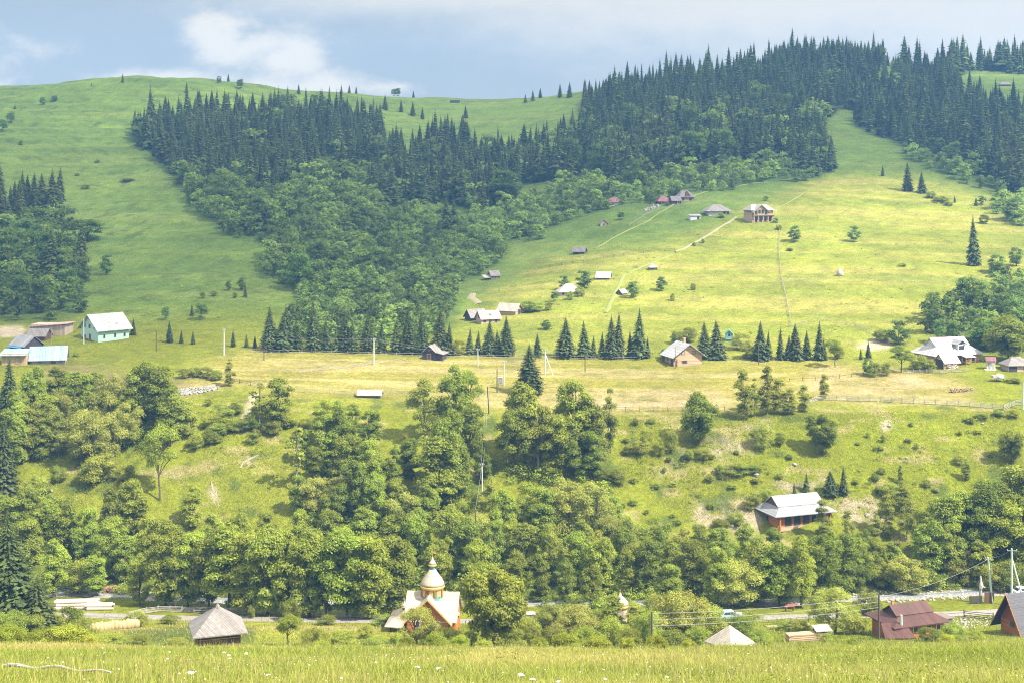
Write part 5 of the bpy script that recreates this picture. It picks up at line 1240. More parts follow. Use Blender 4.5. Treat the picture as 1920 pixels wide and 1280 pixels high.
def riverbed_mat():
    m = bpy.data.materials.new('river_stones'); nt, N, L = nodes_of(m); out = N.new('ShaderNodeOutputMaterial'); b = N.new('ShaderNodeBsdfPrincipled'); L.new(b.outputs[0], out.inputs[0]); b.inputs['Roughness'].default_value = .95
    tc = N.new('ShaderNodeTexCoord'); vo = N.new('ShaderNodeTexVoronoi'); vo.inputs['Scale'].default_value = 2.4; L.new(tc.outputs['Object'], vo.inputs['Vector'])
    mr = N.new('ShaderNodeMapRange'); mr.inputs[3].default_value = .55; mr.inputs[4].default_value = 1.25; L.new(vo.outputs['Color'], mr.inputs[0])
    sc = N.new('ShaderNodeVectorMath'); sc.operation = 'SCALE'; sc.inputs[0].default_value = (.25, .225, .20); L.new(mr.outputs[0], sc.inputs['Scale']); L.new(sc.outputs[0], b.inputs['Base Color'])
    bu = N.new('ShaderNodeBump'); bu.invert = True; bu.inputs['Distance'].default_value = .2; L.new(vo.outputs['Distance'], bu.inputs['Height']); L.new(bu.outputs[0], b.inputs['Normal'])
    return m
RIVER = [(-60, 1102), (200, 1112), (500, 1128), (900, 1132), (1300, 1130), (1560, 1126), (1640, 1120), (1720, 1117), (1800, 1113), (1900, 1106), (1990, 1098)]
ribbon('riverbed', 'stony bed of the mountain stream', RIVER, 6.0, riverbed_mat(), .16, 1.0, .3)
def water_mat():
    m = bpy.data.materials.new('stream_water'); nt, N, L = nodes_of(m); out = N.new('ShaderNodeOutputMaterial'); b = N.new('ShaderNodeBsdfPrincipled'); L.new(b.outputs[0], out.inputs[0])
    b.inputs['Base Color'].default_value = (.16, .20, .20, 1); b.inputs['Roughness'].default_value = .12
    tc = N.new('ShaderNodeTexCoord'); no = N.new('ShaderNodeTexNoise'); no.inputs['Scale'].default_value = 3; L.new(tc.outputs['Object'], no.inputs['Vector'])
    bu = N.new('ShaderNodeBump'); bu.inputs['Strength'].default_value = .4; bu.inputs['Distance'].default_value = .2; L.new(no.outputs[0], bu.inputs['Height']); L.new(bu.outputs[0], b.inputs['Normal']); return m
ribbon('water', 'shallow stream running through pale stones', RIVER, 2.0, water_mat(), .24, 1.0, .4)

def rocks(name, label, polys, n, r0, r1, m, seed, kind='stuff', cat=None):
    rr = random.Random(seed); b = MB(); k = 0; us = [p[0] for q in polys for p in q]; vs = [p[1] for q in polys for p in q]
    while k < n:
        u, v = rr.uniform(min(us), max(us)), rr.uniform(min(vs), max(vs))
        if not any(bool(inside(q, np.array(u), np.array(v))) for q in polys): continue
        p = ground(u, v); r = r0 + (r1 - r0) * rr.random() ** 2.5; b.rock((p.x, p.y, p.z + r * .25), r, seed * 1000 + k); k += 1
    o = b.build(name, m); tag(o, label, cat, kind=kind); return o
rocks('gravel', 'pale loose stones strewn along the stream', [[(1600, 1108), (1800, 1102), (1830, 1122), (1600, 1134)]], 330, .12, .42, M_ROCK, 4)
rocks('rubble', 'pale rubble strewn over the yard behind the red roof', [[(1735, 1158), (1860, 1156), (1850, 1178), (1770, 1182)]], 260, .10, .30, M_ROCK, 5)
rocks('stone_wall', 'long heap of white field stones on the terrace edge', [[(232, 735), (330, 730), (412, 722), (414, 729), (360, 741), (234, 741)]], 420, .22, .50, mat('white_field_stone', (.30, .28, .26), (.18, .17, .155), 2, .95, bump=.6), 6, None, 'stone wall')
rocks('rubble', 'small heap of pale stones by the hill hamlet fence', [[(1206, 394), (1232, 384), (1240, 388), (1212, 398)]], 70, .3, .7, M_ROCK, 7)
for i, (u, v, r, lb) in enumerate([(1418, 893, .75, 'big pale boulder on the bank above the veranda house'), (1490, 873, .55, 'upright grey boulder on the bank below the lone round tree'), (1668, 800, .5, 'pale rock in bare patch of upper right meadow'), (1372, 988, .5, 'rounded boulder on the scree left of the veranda house'),
                                 (96, 922, .5, 'grey white boulder in the shaded left meadow'), (1842, 795, .45, 'low pale rock under the right fence corner'), (1626, 968, .6, 'flat pale rock right of the veranda roof'), (1700, 860, .4, 'half sunk white rock in the mid right meadow'), (330, 858, .4, 'white stone beside the leaning tree crown')]):
    p = ground(u, v); b = MB(); b.rock((0, 0, r * .3), r, 50 + i); o = b.build('boulder', M_ROCK); o.location = p; tag(o, lb, 'boulder', 'boulders on the slopes')

# ------------------------------------------------------------------ fences
POSTM = {}
def fence(label, px, mat_, gap=2.6, rails=3, hh=1.05, r=.055, cat='fence', slack=.06, flat=False):
    P = resample([ground(u, v)[:2] for u, v in px], gap)
    if len(P) > 96: P = resample([ground(u, v)[:2] for u, v in px], gap * len(P) / 95)
    o = P[0]; z0 = float(height(o[0], o[1])); t = thing('fence', label, cat, (o[0], o[1], z0), 0, 'wooden fences')
    key = (mat_.name, hh)
    if key not in POSTM:
        b = MB(); b.tube((0, 0, -.4), (0, 0, hh * 1.12), r * 1.25, r * 1.0, 6); me = b.mesh('post'); me.materials.append(mat_); POSTM[key] = me
    rr = random.Random(int(o[0] * 100)); Q = []
    for x, y in P:
        z = float(height(x, y)); q = Vector((x - o[0], y - o[1], z - z0)); Q.append(q)
        c = bpy.data.objects.new('post', POSTM[key]); C.objects.link(c); c.parent = t; c.location = q; c.rotation_euler = (rr.uniform(-.07, .07), rr.uniform(-.07, .07), 0)
    for k in range(rails):
        b = MB(); zz = hh * (k + .75) / rails
        for i in range(len(Q) - 1):
            a, e = Q[i] + Vector((0, -.07, zz + rr.uniform(-slack, slack))), Q[i + 1] + Vector((0, -.07, zz + rr.uniform(-slack, slack)))
            d = (e - a).normalized() * .12
            b.tube(a - d, e + d, r * .8, r * .65, 5)
        b.build('rail', mat_, t)
    return t
fence('long weathered rail fence along the terrace edge on the right', [(1496, 771), (1536, 749), (1600, 752), (1660, 753), (1700, 756), (1780, 760), (1840, 764), (1882, 768)], M_WOODGREY, 2.4, 4, 1.25, .075)
fence('short rail fence climbing to the far right terrace corner', [(1882, 770), (1905, 760), (1935, 757)], M_WOODGREY, 2.2, 4, 1.25, .075)
fence('grey pole fence between road and hay field, left part', [(242, 1157), (272, 1150), (300, 1146), (360, 1148), (420, 1150), (520, 1152), (640, 1158), (722, 1163)], M_WOODGREY, 2.2, 5, 1.0, .07)
fence('thin roadside rail fence by the far left road', [(150, 1156), (205, 1158), (242, 1159)], M_WOODGREY, 3.0, 2, .9)
fence('sparse rail fence along the road left of the willow', [(1395, 1172), (1465, 1169), (1516, 1166)], M_WOODDK, 5.0, 2, 1.0)
fence('dark post and rail fence by the road behind the red roof', [(1735, 1166), (1772, 1160), (1808, 1158)], M_WOODDK, 3.2, 2, 1.1)
fence('tall board fence at the yard beside the tiled cottage', [(1808, 1158), (1835, 1160), (1862, 1164)], M_WOODDK, 2.6, 4, 1.3, .075)
fence('low paling fence behind the terrace hay meadow', [(470, 660), (560, 662), (700, 666), (800, 668), (860, 670), (1000, 672), (1200, 675)], M_WOODGREY, 4.2, 2, .9, .05)
fence('old sagging fence across the mown terrace', [(560, 699), (620, 693), (690, 684), (760, 676)], M_WOODGREY, 3.0, 2, .8, .05, slack=.15)
fence('thin pole fence along the lower terrace edge', [(470, 722), (560, 735), (640, 739), (780, 742), (900, 748)], M_WOODGREY, 3.0, 2, .9, .05, slack=.12)
fence('straight wire fence below the central hay meadow', [(1120, 771), (1200, 771), (1290, 771), (1385, 770)], M_WOODDK, 3.0, 2, .95, .045)
fence('short post row in the tan hay field', [(1480, 715), (1530, 713), (1600, 706), (1640, 701)], M_WOODDK, 3.2, 1, .9, .05)
fence('boundary fence running straight up the bright hill', [(1484, 612), (1474, 560), (1464, 520), (1461, 480), (1462, 440), (1458, 410)], M_WOODGREY, 4.0, 2, 1.0, .05)
fence('faint horizontal fence across the bright hill near haystack', [(1462, 532), (1530, 525), (1580, 522), (1650, 528), (1760, 531), (1830, 528)], M_WOODGREY, 4.0, 1, .9, .045)
fence('pole fence curving behind the right hand spruces', [(1484, 612), (1540, 600), (1600, 612), (1640, 630), (1700, 648)], M_WOODGREY, 3.2, 2, .9, .05)
fence('fence dividing the hill meadow beneath the shade line', [(1010, 505), (1090, 494), (1180, 478), (1265, 470)], M_WOODDK, 4.0, 2, .9, .05)
fence('rail fence before the hamlet of dark cottages', [(1180, 424), (1215, 402), (1245, 392), (1300, 384), (1330, 378)], M_WOODGREY, 3.4, 2, .9, .055)
fence('broken rail fence by the white field stones', [(405, 712), (440, 717), (470, 722)], M_WOODDK, 2.6, 2, 1.0, .06)
fence('garden palings before the white roofed farmhouse', [(1700, 700), (1760, 700), (1818, 696)], M_WOODGREY, 1.6, 3, 1.0, .05)

# ------------------------------------------------------------------ poles and lines
TOPS = {}
def pole(key, label, u, v, top, m, r=.13, arm=1.4, strut=None, lean=0.0, ins=3, group='power poles on the terrace', v2=None):
    p = ground(u, min(v, 1236)); L = (v - top) / ppm(p.y); t = thing('power_pole', label, 'power pole', p, 0, group)
    b = MB(); b.tube((0, 0, -.6), (lean, 0, L), r * 1.15, r * .75, 8); b.build('pole', m, t)
    if arm:
        b = MB(); b.box(lean * .96, -.1, L - .35, arm, .1, .1); a = b.build('crossarm', M_STEEL, t)
        for i in range(ins):
            x = lean + (i - (ins - 1) / 2) * arm / max(ins - 1, 1) * .88; b = MB(); b.lathe([(.035, L - .3), (.07, L - .2), (.05, L - .08)], x, -.1, 6); b.build('insulator', M_WHITE, a)
    if strut:
        b = MB(); b.tube((strut, 0, -.4), (lean * .8, 0, L * .84), r * .95, r * .7, 7); b.build('strut', m, t)
    TOPS[key] = p + Vector((lean, 0, L - .12)); return t
pole('a', 'dark wooden pole standing alone right of mint house', 293, 659, 621, M_WOODDK, .13, 0)
pole('b', 'white concrete pole right of the dark lone pole', 420, 666, 617, M_CONC, .17, 1.0)
pole('c', 'short dark pole before the left spruce group', 495, 675, 640, M_WOODDK, .11, 0)
pole('d', 'tall white concrete pole left of the dark plank barn', 701, 684, 634, M_CONC, .17, 1.2)
pole('e', 'grey pole just right of the dark plank barn', 896, 686, 653, M_CONC, .12, 1.0)
pole('f', 'leaning grey pole in front of spruces by transformer', 953, 668, 640, M_CONC, .11, 0, lean=-.35)
pole('g', 'pale pole with long strut beside the conical spruce', 1022, 702, 655, M_CONC, .16, 1.5, strut=2.1)
pole('h', 'wooden pole in the hay meadow left of log chalet', 1097, 697, 656, M_WOODDK, .11, 0)
pole('i', 'wooden pole before spruces right of log chalet', 1422, 684, 642, M_WOODDK, .11, 0)
pole('j', 'thin pole right against the log chalet front', 1266, 690, 650, M_WOODDK, .09, 0)
pole('k', 'dark pole left of the grey transformer box', 932, 736, 688, M_WOODDK, .13, 0)
pole('l', 'pale footed pole right of the grey transformer box', 945, 722, 676, M_CONC, .13, 1.2)
pole('m', 'dark pole leaning at terrace edge above the big shade', 917, 775, 724, M_WOODDK, .14, 0, lean=-.4)
pole('n', 'pale pole halfway down the wooded slope', 904, 930, 868, M_CONC, .12, .9, group='power poles on the slope')
pole('o', 'dark pole rising out of the riverside trees', 895, 1075, 955, M_WOODDK, .13, 0, lean=-.4, group='power poles on the slope')
pole('p', 'white pole at the left gable of mint house', 157, 645, 598, M_CONC, .15, 0)
pole('q', 'thin grey pole beside the small grey shed', 97, 651, 612, M_WOODGREY, .09, 0)
pole('r', 'pale green concrete pole behind the roadside shrine', 1861, 1130, 1044, M_CONCG, .20, 1.0, lean=-.8, group='power poles by the road')
pole('s', 'strutted concrete pole behind the dark tiled roof', 1897, 1135, 1028, M_CONCG, .20, 1.8, strut=2.4, group='power poles by the road')
pole('t', 'dark wooden pole at left corner of red roofed house', 1648, 1198, 1114, M_WOODDK, .17, 0, group='power poles by the road')
pole('u', 'dark thin pole among the willows right of little chapel', 1222, 1212, 1146, M_WOODDK, .14, 0, group='power poles by the road')
pole('v', 'short mossy concrete post before the red roof', 1690, 1196, 1152, M_CONCG, .22, 0, group='power poles by the road')
pole('w', 'white birch like post on hill slope at right', 1842, 580, 545, M_CONC, .10, 0)
pole('x', 'tall green pole cut by the right frame edge', 1918, 768, 716, M_CONCG, .14, 0)
b = MB(); p = ground(938, 728); t = thing('transformer', 'grey transformer box standing between two poles on the terrace', 'transformer', p)
b.box(0, 0, 1.9, 1.0, .8, 1.4); b.build('cabinet', M_STEEL, t)
for x in (-.4, .4): b = MB(); b.box(x, 0, .5, .12, .5, 1.5); b.build('leg', M_STEEL, t)
b = MB(); b.box(0, 0, 2.66, 1.2, 1.0, .1); b.build('lid', M_CONC, t)

def wire(label, a, b_, sag, dx=0.0, dz=0.0, r=.022):
    A, B = TOPS[a] + Vector((dx, 0, dz)), TOPS[b_] + Vector((dx, 0, dz)); b = MB(); pts = []
    for i in range(13):
        k = i / 12; p = A.lerp(B, k); p.z -= sag * 4 * k * (1 - k); pts.append(p)
    b.path(pts, [r] * 13, 4); o = b.build('power_cable', M_CABLE); tag(o, label, 'cable', 'overhead cables'); return o
wire('upper cable from mint house to first concrete pole', 'p', 'b', .8)
wire('long cable between the two tall white concrete poles', 'b', 'd', .9)
wire('lower long cable between the two tall white concrete poles', 'b', 'd', 1.2, .3, -.5)
wire('cable from tall concrete pole over the dark plank barn', 'd', 'e', .8)
wire('lower cable from tall concrete pole over the dark plank barn', 'd', 'e', 1.0, .3, -.5)
wire('cable from grey pole to strutted pole past the conical spruce', 'e', 'g', .7)
wire('cable from strutted pole to meadow pole', 'g', 'h', .5)
wire('cable from meadow pole to the chalet pole', 'h', 'j', .8)
wire('cable from chalet pole to pole before right spruces', 'j', 'i', .8)
wire('cable from transformer pole down to terrace edge pole', 'k', 'm', .5)
wire('left cable dropping down the slope from the terrace edge', 'm', 'n', .5, -.2)
wire('right cable dropping down the slope from the terrace edge', 'm', 'n', .8, .25, -.3)
wire('cable down from the slope pole into the riverside trees', 'n', 'o', .4)
for k, n_ in enumerate(('top', 'middle', 'lowest')):
    wire(f'{n_} of three cables spanning the road at the right', 't', 'u', .5, 0, -.1 - .85 * k, .03)
wire('cable from the corner pole to the shrine pole', 't', 'r', .9, 0, -.2)
wire('cable between the two pale green concrete poles', 'r', 's', .3, 0, -.1)

# ------------------------------------------------------------------ cars, a cow
M_CARW = mat('white_car_paint', (.70, .71, .72), (.66, .67, .68), 2, .3, spec=.5, bump=0)
M_CARB = mat('pale_blue_car_paint', (.30, .40, .46), (.27, .37, .43), 2, .3, spec=.5, bump=0)
M_CARP = mat('pale_pink_car_paint', (.62, .46, .43), (.58, .42, .40), 2, .35, spec=.5, bump=0)
M_TYRE = mat('tyre_rubber', (.02, .02, .02), (.03, .03, .03), 4, .9)
M_LAMP = mat('headlamp_glass', (.75, .75, .72), None, 3, .15, spec=.6, bump=0)
def car(label, u, v, rot, m, back=.6):
    p = at(u, v, back); p.z = float(height(p.x, p.y)) + .18
    t = thing('parked_car', label, 'car', p, R(rot), 'cars along the road')
    b = MB(); W = .82
    b.extrude([(-2.05, .32), (2.05, .32), (2.1, .62), (1.95, .82), (1.15, .90), (-1.5, .95), (-2.05, .88)], -W, W, 'y')
    b.add([(1.05, -W * .96, .9), (1.05, W * .96, .9), (-1.65, W * .96, .93), (-1.65, -W * .96, .93), (.35, -W * .8, 1.42), (.35, W * .8, 1.42), (-1.25, W * .8, 1.44), (-1.25, -W * .8, 1.44)], [(3, 2, 1, 0), (4, 5, 6, 7), (0, 1, 5, 4), (1, 2, 6, 5), (2, 3, 7, 6), (3, 0, 4, 7)])
    bd = b.build('body', m, t)
    for s in (-1, 1):
        g = MB(); y0, y1 = s * (W * .955 + .012), s * (W * .83 + .012)
        g.add([(.90, y0, .97), (-1.45, y0, .99), (-1.15, y1, 1.35), (.32, y1, 1.35)], [(0, 1, 2, 3)]); g.build('window', M_GLASS, t)
        h_ = MB(); h_.box(2.06, s * .55, .7, .1, .36, .16); h_.build('headlight', M_LAMP, t)
    g = MB(); g.add([(1.02, -W * .8, .96), (1.02, W * .8, .96), (.42, W * .68, 1.36), (.42, -W * .68, 1.36)], [(0, 1, 2, 3)]); g.build('windscreen', M_GLASS, t)
    g = MB(); g.add([(-1.66, -W * .8, 1.0), (-1.66, W * .8, 1.0), (-1.34, W * .68, 1.38), (-1.34, -W * .68, 1.38)], [(0, 1, 2, 3)]); g.build('rear_window', M_GLASS, t)
    for x in (-1.3, 1.3):
        for s in (-1, 1):
            w = MB(); w.tube((x, s * .62, .3), (x, s * .86, .3), .31, n=14); wo = w.build('wheel', M_TYRE, t); w = MB(); w.tube((x, s * .85, .3), (x, s * .875, .3), .18, n=10); w.build('rim', M_STEEL, wo)
car('pale blue white car stopped at the shady bend of road', 1370, 1163, 8, M_CARB)
car('pale pinkish car mostly hidden right of the big maple', 998, 1167, 4, M_CARP)
car('white car at right frame edge behind the tiled roof', 1920, 1118, 12, M_CARW)

def cow(u, v):
    p = ground(u, v); V = []; E = []; Rd = []
    def chain(pts, rads, start=None):
        k = start
        for q, r in zip(pts, rads):
            V.append(q); Rd.append(r)
            if k is not None: E.append((k, len(V) - 1))
            k = len(V) - 1
        return k
    chain([(0, 0, 1.0)], [.33]); root = 0
    a = chain([(-.45, 0, 1.02), (-.75, 0, 1.05)], [.34, .27], root); sh = chain([(.4, 0, 1.02), (.68, 0, 1.08)], [.34, .25], root)
    nk = chain([(.95, 0, 1.15), (1.15, 0, 1.22)], [.17, .14], sh); chain([(1.38, 0, 1.08), (1.52, 0, .98)], [.12, .09], nk)
    for s in (-1, 1):
        chain([(1.12, s * .2, 1.32)], [.035], nk)
        chain([(.62, s * .17, .72), (.60, s * .17, .40), (.62, s * .17, .04)], [.12, .07, .06], sh)
        chain([(-.66, s * .17, .74), (-.78, s * .17, .42), (-.72, s * .17, .04)], [.14, .07, .06], a)
    chain([(-1.0, 0, .95), (-1.05, 0, .5)], [.04, .035], a)
    me = bpy.data.meshes.new('brown_cow'); me.from_pydata(V, E, []); me.update()
    o = link('brown_cow', me, mat('chestnut_hide', (.26, .085, .035), (.19, .06, .028), 4, .8))
    md = o.modifiers.new('skin', 'SKIN'); md.use_smooth_shade = True
    for i, r in enumerate(Rd): me.skin_vertices[0].data[i].radius = (r, r)
    me.skin_vertices[0].data[0].use_root = True
    o.modifiers.new('sub', 'SUBSURF').levels = 1
    o.location = p; o.rotation_euler = (0, 0, R(8)); tag(o, 'reddish brown cow standing in shade beyond the road', 'cow')
cow(1481, 1146)

# ------------------------------------------------------------------ undergrowth, meadow grass and flowers
def thicket(name, label, polys, n, hm, m, leaves, leaf, seed):
    rng = np.random.default_rng(seed); lib = []
    for s in range(4):
        cl = ovoid(random.Random(seed + s), 9, .46, .08, .72, .27); P, Nn, k = crown_points(cl, leaves, rng); V, q = leaf_quads(P, Nn, np.full(len(P), leaf), rng, .8)
        lib.append((V, q, (.86 + .28 * rng.random(len(cl)))[k] * rng.uniform(.75, 1.25, len(P))))
    VV, FF, TT = [], [], []; k = 0; c = 0; us = [p[0] for q in polys for p in q]; vs = [p[1] for q in polys for p in q]
    while c < n:
        u, v = rng.uniform(min(us), max(us)), rng.uniform(min(vs), max(vs))
        if not any(bool(inside(q, np.array(u), np.array(v))) for q in polys): continue
        p = ground(u, v); h = hm * rng.uniform(.5, 1.4); w = h * rng.uniform(.9, 1.5); V, q, t = lib[rng.integers(4)]; a = rng.uniform(0, 6.28)
        X = np.stack([(V[:, 0] * math.cos(a) - V[:, 1] * math.sin(a)) * w + p.x, (V[:, 0] * math.sin(a) + V[:, 1] * math.cos(a)) * w + p.y, V[:, 2] * h + p.z - .1], 1)
        VV.append(X); FF.append(q + k); TT.append(t * rng.uniform(.7, 1.3)); k += len(X); c += 1
    o = link(name, np_mesh(name, np.concatenate(VV), [np.concatenate(FF)], {'tone': ('FLOAT', 'FACE', np.concatenate(TT))}), m); tag(o, label, kind='stuff')
BELT = [(380, 1060), (560, 1000), (580, 880), (640, 830), (720, 860), (760, 920), (900, 930), (960, 880), (1130, 880), (1180, 960), (1270, 1000), (1380, 1020), (1500, 1045), (1660, 1040), (1720, 1075), (1925, 1085), (1925, 1108), (1640, 1108), (1540, 1135), (1300, 1140), (700, 1150), (390, 1135), (180, 1110), (-5, 1105), (-5, 1000), (100, 990), (240, 1020)]
LEFTC = [(-5, 730), (120, 740), (300, 750), (350, 790), (330, 830), (240, 850), (120, 845), (-5, 840)]
thicket('undergrowth', 'tangled green undergrowth beneath the riverside trees', [BELT], 620, 2.7, L_ALDER, 520, .052, 301)
thicket('undergrowth', 'bushy undergrowth in the copse below the farm', [LEFTC], 120, 2.6, L_ALDER, 520, .052, 302)
thicket('weeds', 'coarse weeds and brambles dotted over the open bank', [[(360, 760), (520, 770), (600, 860), (560, 930), (380, 850)], [(1170, 800), (1450, 780), (1480, 960), (1300, 960), (1170, 880)], [(1560, 880), (1900, 770), (1900, 800), (1700, 960), (1580, 985)]], 330, .75, L_SHRUB, 150, .075, 303)

def blades(name, label, n, d0, d1, smax, h0, h1, w0, w1, c, seed, polys=None, dens=None, lean=.45):
    rng = np.random.default_rng(seed)
    d = np.sqrt(rng.uniform(d0 ** 2, d1 ** 2, n)) if d0 > 120 else d0 * (d1 / d0) ** rng.random(n); s = rng.uniform(-smax, smax, n); x = s * d; z = height(x, d)
    if polys:
        u, v = project(x, d, z); ok = np.zeros(n, bool)
        for p in polys: ok |= inside(p, u, v)
        x, d, z = x[ok], d[ok], z[ok]
    n = len(x); pat = fbm(x / 5, d / 5, seed, 3); pat2 = fbm(x / 14, d / 14, seed + 7, 3)
    h = rng.uniform(h0, h1, n) * (1 + .6 * pat); w = rng.uniform(w0, w1, n); a = rng.uniform(0, 2 * PI, n); ln = rng.uniform(.05, lean, n) * h; b = rng.uniform(0, 2 * PI, n)
    base = np.stack([x, d, z - .03], 1); side = np.stack([np.cos(a), np.sin(a), np.zeros(n)], 1) * w[:, None]; tip = base + np.stack([np.cos(b) * ln, np.sin(b) * ln, h], 1)
    V = np.stack([base - side, base + side, tip], 1).reshape(-1, 3); q = np.arange(3 * n).reshape(-1, 3)
    col = np.array(c)[rng.choice(len(c), n, p=None)]
    straw = np.clip(.16 + 1.2 * pat2 + .6 * pat + .35 * rng.normal(size=n), 0, 1)[:, None] * np.clip(1.05 - (x / d + .05) * 1.6, .15, 1)[:, None]
    col = col * (1 - straw * .75) + np.array([.46, .38, .14]) * straw * .75
    col = col * rng.uniform(.7, 1.3, n)[:, None]
    m = bpy.data.materials.new(name + '_blades'); nt, N, L = nodes_of(m); out = N.new('ShaderNodeOutputMaterial'); at_ = N.new('ShaderNodeAttribute'); at_.attribute_name = 'leaf'
    df = N.new('ShaderNodeBsdfDiffuse'); tr = N.new('ShaderNodeBsdfTranslucent'); mx = N.new('ShaderNodeMixShader'); mx.inputs[0].default_value = .4
    L.new(at_.outputs['Color'], df.inputs[0]); L.new(at_.outputs['Color'], tr.inputs[0]); L.new(df.outputs[0], mx.inputs[1]); L.new(tr.outputs[0], mx.inputs[2]); L.new(mx.outputs[0], out.inputs[0])
    me = np_mesh(name, V, [q], {'leaf': ('FLOAT_COLOR', 'FACE', np.concatenate([col, np.ones((n, 1))], 1))}); o = link(name, me, m); tag(o, label, kind='stuff')
GREENS = [(.25, .31, .040), (.21, .27, .032), (.31, .34, .070), (.27, .30, .055), (.14, .19, .028), (.10, .14, .024)]
blades('grass', 'tall uncut summer grass of the foreground meadow', 850000, 27, 122, .41, .07, .27, .007, .022, GREENS, 401, lean=1.9)
blades('grass', 'tufted grass on the steep open bank', 260000, 262, 325, .40, .10, .34, .04, .10, [(.24, .27, .025), (.21, .25, .022), (.27, .28, .035)], 402, [BANK_R, [(370, 770), (520, 770), (560, 930), (580, 985), (330, 1000), (340, 860)], [(1150, 780), (1330, 770), (1440, 960), (1280, 980), (1170, 900)], [(60, 900), (300, 840), (330, 940), (60, 960)]], lean=.9)
blades('grass', 'uncut hay grass standing on the valley field', 60000, 130, 238, .40, .15, .5, .04, .09, GREENS, 403, lean=.7)

M_UMBEL = mat('white_petals', (.78, .77, .72), None, 9, .9); M_STEM = mat('flower_stem', (.14, .18, .05), None, 6, .9)
b = MB(); b.tube((0, 0, -.05), (.02, 0, .62), .007, .005, 5); STEM = b.mesh('stem'); STEM.materials.append(M_STEM)
b = MB(); rr = random.Random(2)
for i in range(16):
    a = rr.uniform(0, 6.28); q = .085 * math.sqrt(rr.random()); b.rock((.02 + q * math.cos(a), q * math.sin(a), .64 - q * .25), .026, i, .6)
HEAD = b.mesh('flower_head'); HEAD.materials.append(M_UMBEL)
FL = [(318, 1222, 1.0), (313, 1234, .8), (420, 1222, 1.1), (428, 1228, 1.0), (430, 1234, .9), (462, 1224, 1.2), (36, 1247, .9), (192, 1214, .8), (196, 1224, .8), (141, 1216, .6), (704, 1242, .8), (784, 1250, 1.1), (822, 1252, 1.1), (976, 1274, 1.2), (1000, 1274, 1.0), (1048, 1276, .9), (1134, 1272, .9), (356, 1278, 1.2), (503, 1264, .9), (640, 1270, .7), (222, 1254, .7), (90, 1232, .7), (1402, 1224, .7), (580, 1246, .6), (1250, 1268, .7)]
FL.sort(key=lambda f: (f[0] // 330, f[1]))
for i, (u, v, s) in enumerate(FL):
    d = 100.0
    k = (v - VH) / F
    D = np.arange(28, 118, .25); hz = height((u - 960) / F * D, D) + .5 * s - (ZC - k * D); hit = np.nonzero(hz >= 0)[0]; d = D[hit[0]] if len(hit) else 60.0
    x = (u - 960) / F * d; p = Vector((x, d, float(height(x, d))))
    part_ = ['far left', 'left', 'centre left', 'centre right', 'right'][min(int(u // 330), 4)]
    t = thing('wildflower', f'white umbel wildflower in the {part_} of the foreground meadow', 'wildflower', p, i * 1.3, f'white wildflowers in the {part_} meadow'); t.scale = (s * .62,) * 2 + (s * .8,)
    link('flower_head', HEAD, None, t); link('stem', STEM, None, t)
p = ground(8, 1262, 24); q = ground(208, 1276, 24)
b = MB(); n = 14
pts = [Vector((0, 0, .16)).lerp(Vector((q.x - p.x, q.y - p.y, 0)), i / n) for i in range(n + 1)]
pts = [Vector((w.x, w.y, float(height(p.x + w.x, p.y + w.y)) - p.z + .22 + .05 * math.sin(i * 1.1))) for i, w in enumerate(pts)]
b.path(pts, [.055 - .002 * i for i in range(n + 1)], 8); o = b.build('fallen_pole', mat('bleached_wood', (.46, .43, .38), (.32, .29, .25), 6, .9)); o.location = p; tag(o, 'bleached fallen pole lying in the grass at bottom left', 'pole')

thicket('weeds', 'low weeds dotted over the hill pastures', [[(0, 250), (230, 200), (330, 420), (520, 470), (520, 600), (160, 600), (150, 420), (0, 320)], MEADOW_R], 1100, .7, L_SHRUB, 26, .16, 304)
blades('grass', 'tall seeding grass heads standing above the meadow', 16000, 30, 122, .41, .35, .75, .006, .012, [(.40, .36, .16), (.34, .33, .13), (.30, .33, .09)], 406, lean=.5)
def herbs():
    rng = np.random.default_rng(77); VV, FF, TT = [], [], []; k = 0
    for i in range(640):
        d = 30 * (120 / 30) ** rng.random() if i < 420 else rng.uniform(98, 124); x = rng.uniform(-.41, .41) * d
        if fbm(np.array([x / 9]), np.array([d / 9]), 88, 3)[0] < -.02 and rng.random() < .8: continue
        n = 46; r = rng.uniform(.25, .8); h = rng.uniform(.25, .75) * (1 if i < 420 else 1.35); a = rng.uniform(0, 6.28, n); q = r * np.sqrt(rng.random(n))
        P = np.stack([x + q * np.cos(a), d + q * np.sin(a), rng.uniform(.1, 1, n) * h * (1.1 - q / r * .5)], 1); P[:, 2] += height(P[:, 0], P[:, 1])
        Nn = rng.normal(size=(n, 3)) + np.array([0, 0, 1.0]); Nn /= np.linalg.norm(Nn, axis=1, keepdims=True)
        V, f = leaf_quads(P, Nn, np.full(n, .055), rng, .5); VV.append(V); FF.append(f + k); TT.append(rng.uniform(.6, 1.2, n) * rng.uniform(.7, 1.25)); k += len(V)
    o = link('herbs', np_mesh('herbs', np.concatenate(VV), [np.concatenate(FF)], {'tone': ('FLOAT', 'FACE', np.concatenate(TT))}), L_SHRUB); tag(o, 'leafy herbs in clumps among the foreground grass', kind='stuff')
herbs()
rng = np.random.default_rng(9); b = MB(); n_ = 420
for i in range(n_):                       # small yellow and white meadow flowers, far too many to count
    d = 30 * (115 / 30) ** rng.random(); x = rng.uniform(-.4, .4) * d
    b.rock((x, d, float(height(x, d)) + rng.uniform(.2, .42)), rng.uniform(.014, .03), i, .6)
o = b.build('flowers', mat('tiny_petals', (.62, .58, .22), (.70, .68, .62), .5, .9)); tag(o, 'tiny yellow and white flowers sprinkled through the meadow', kind='stuff')
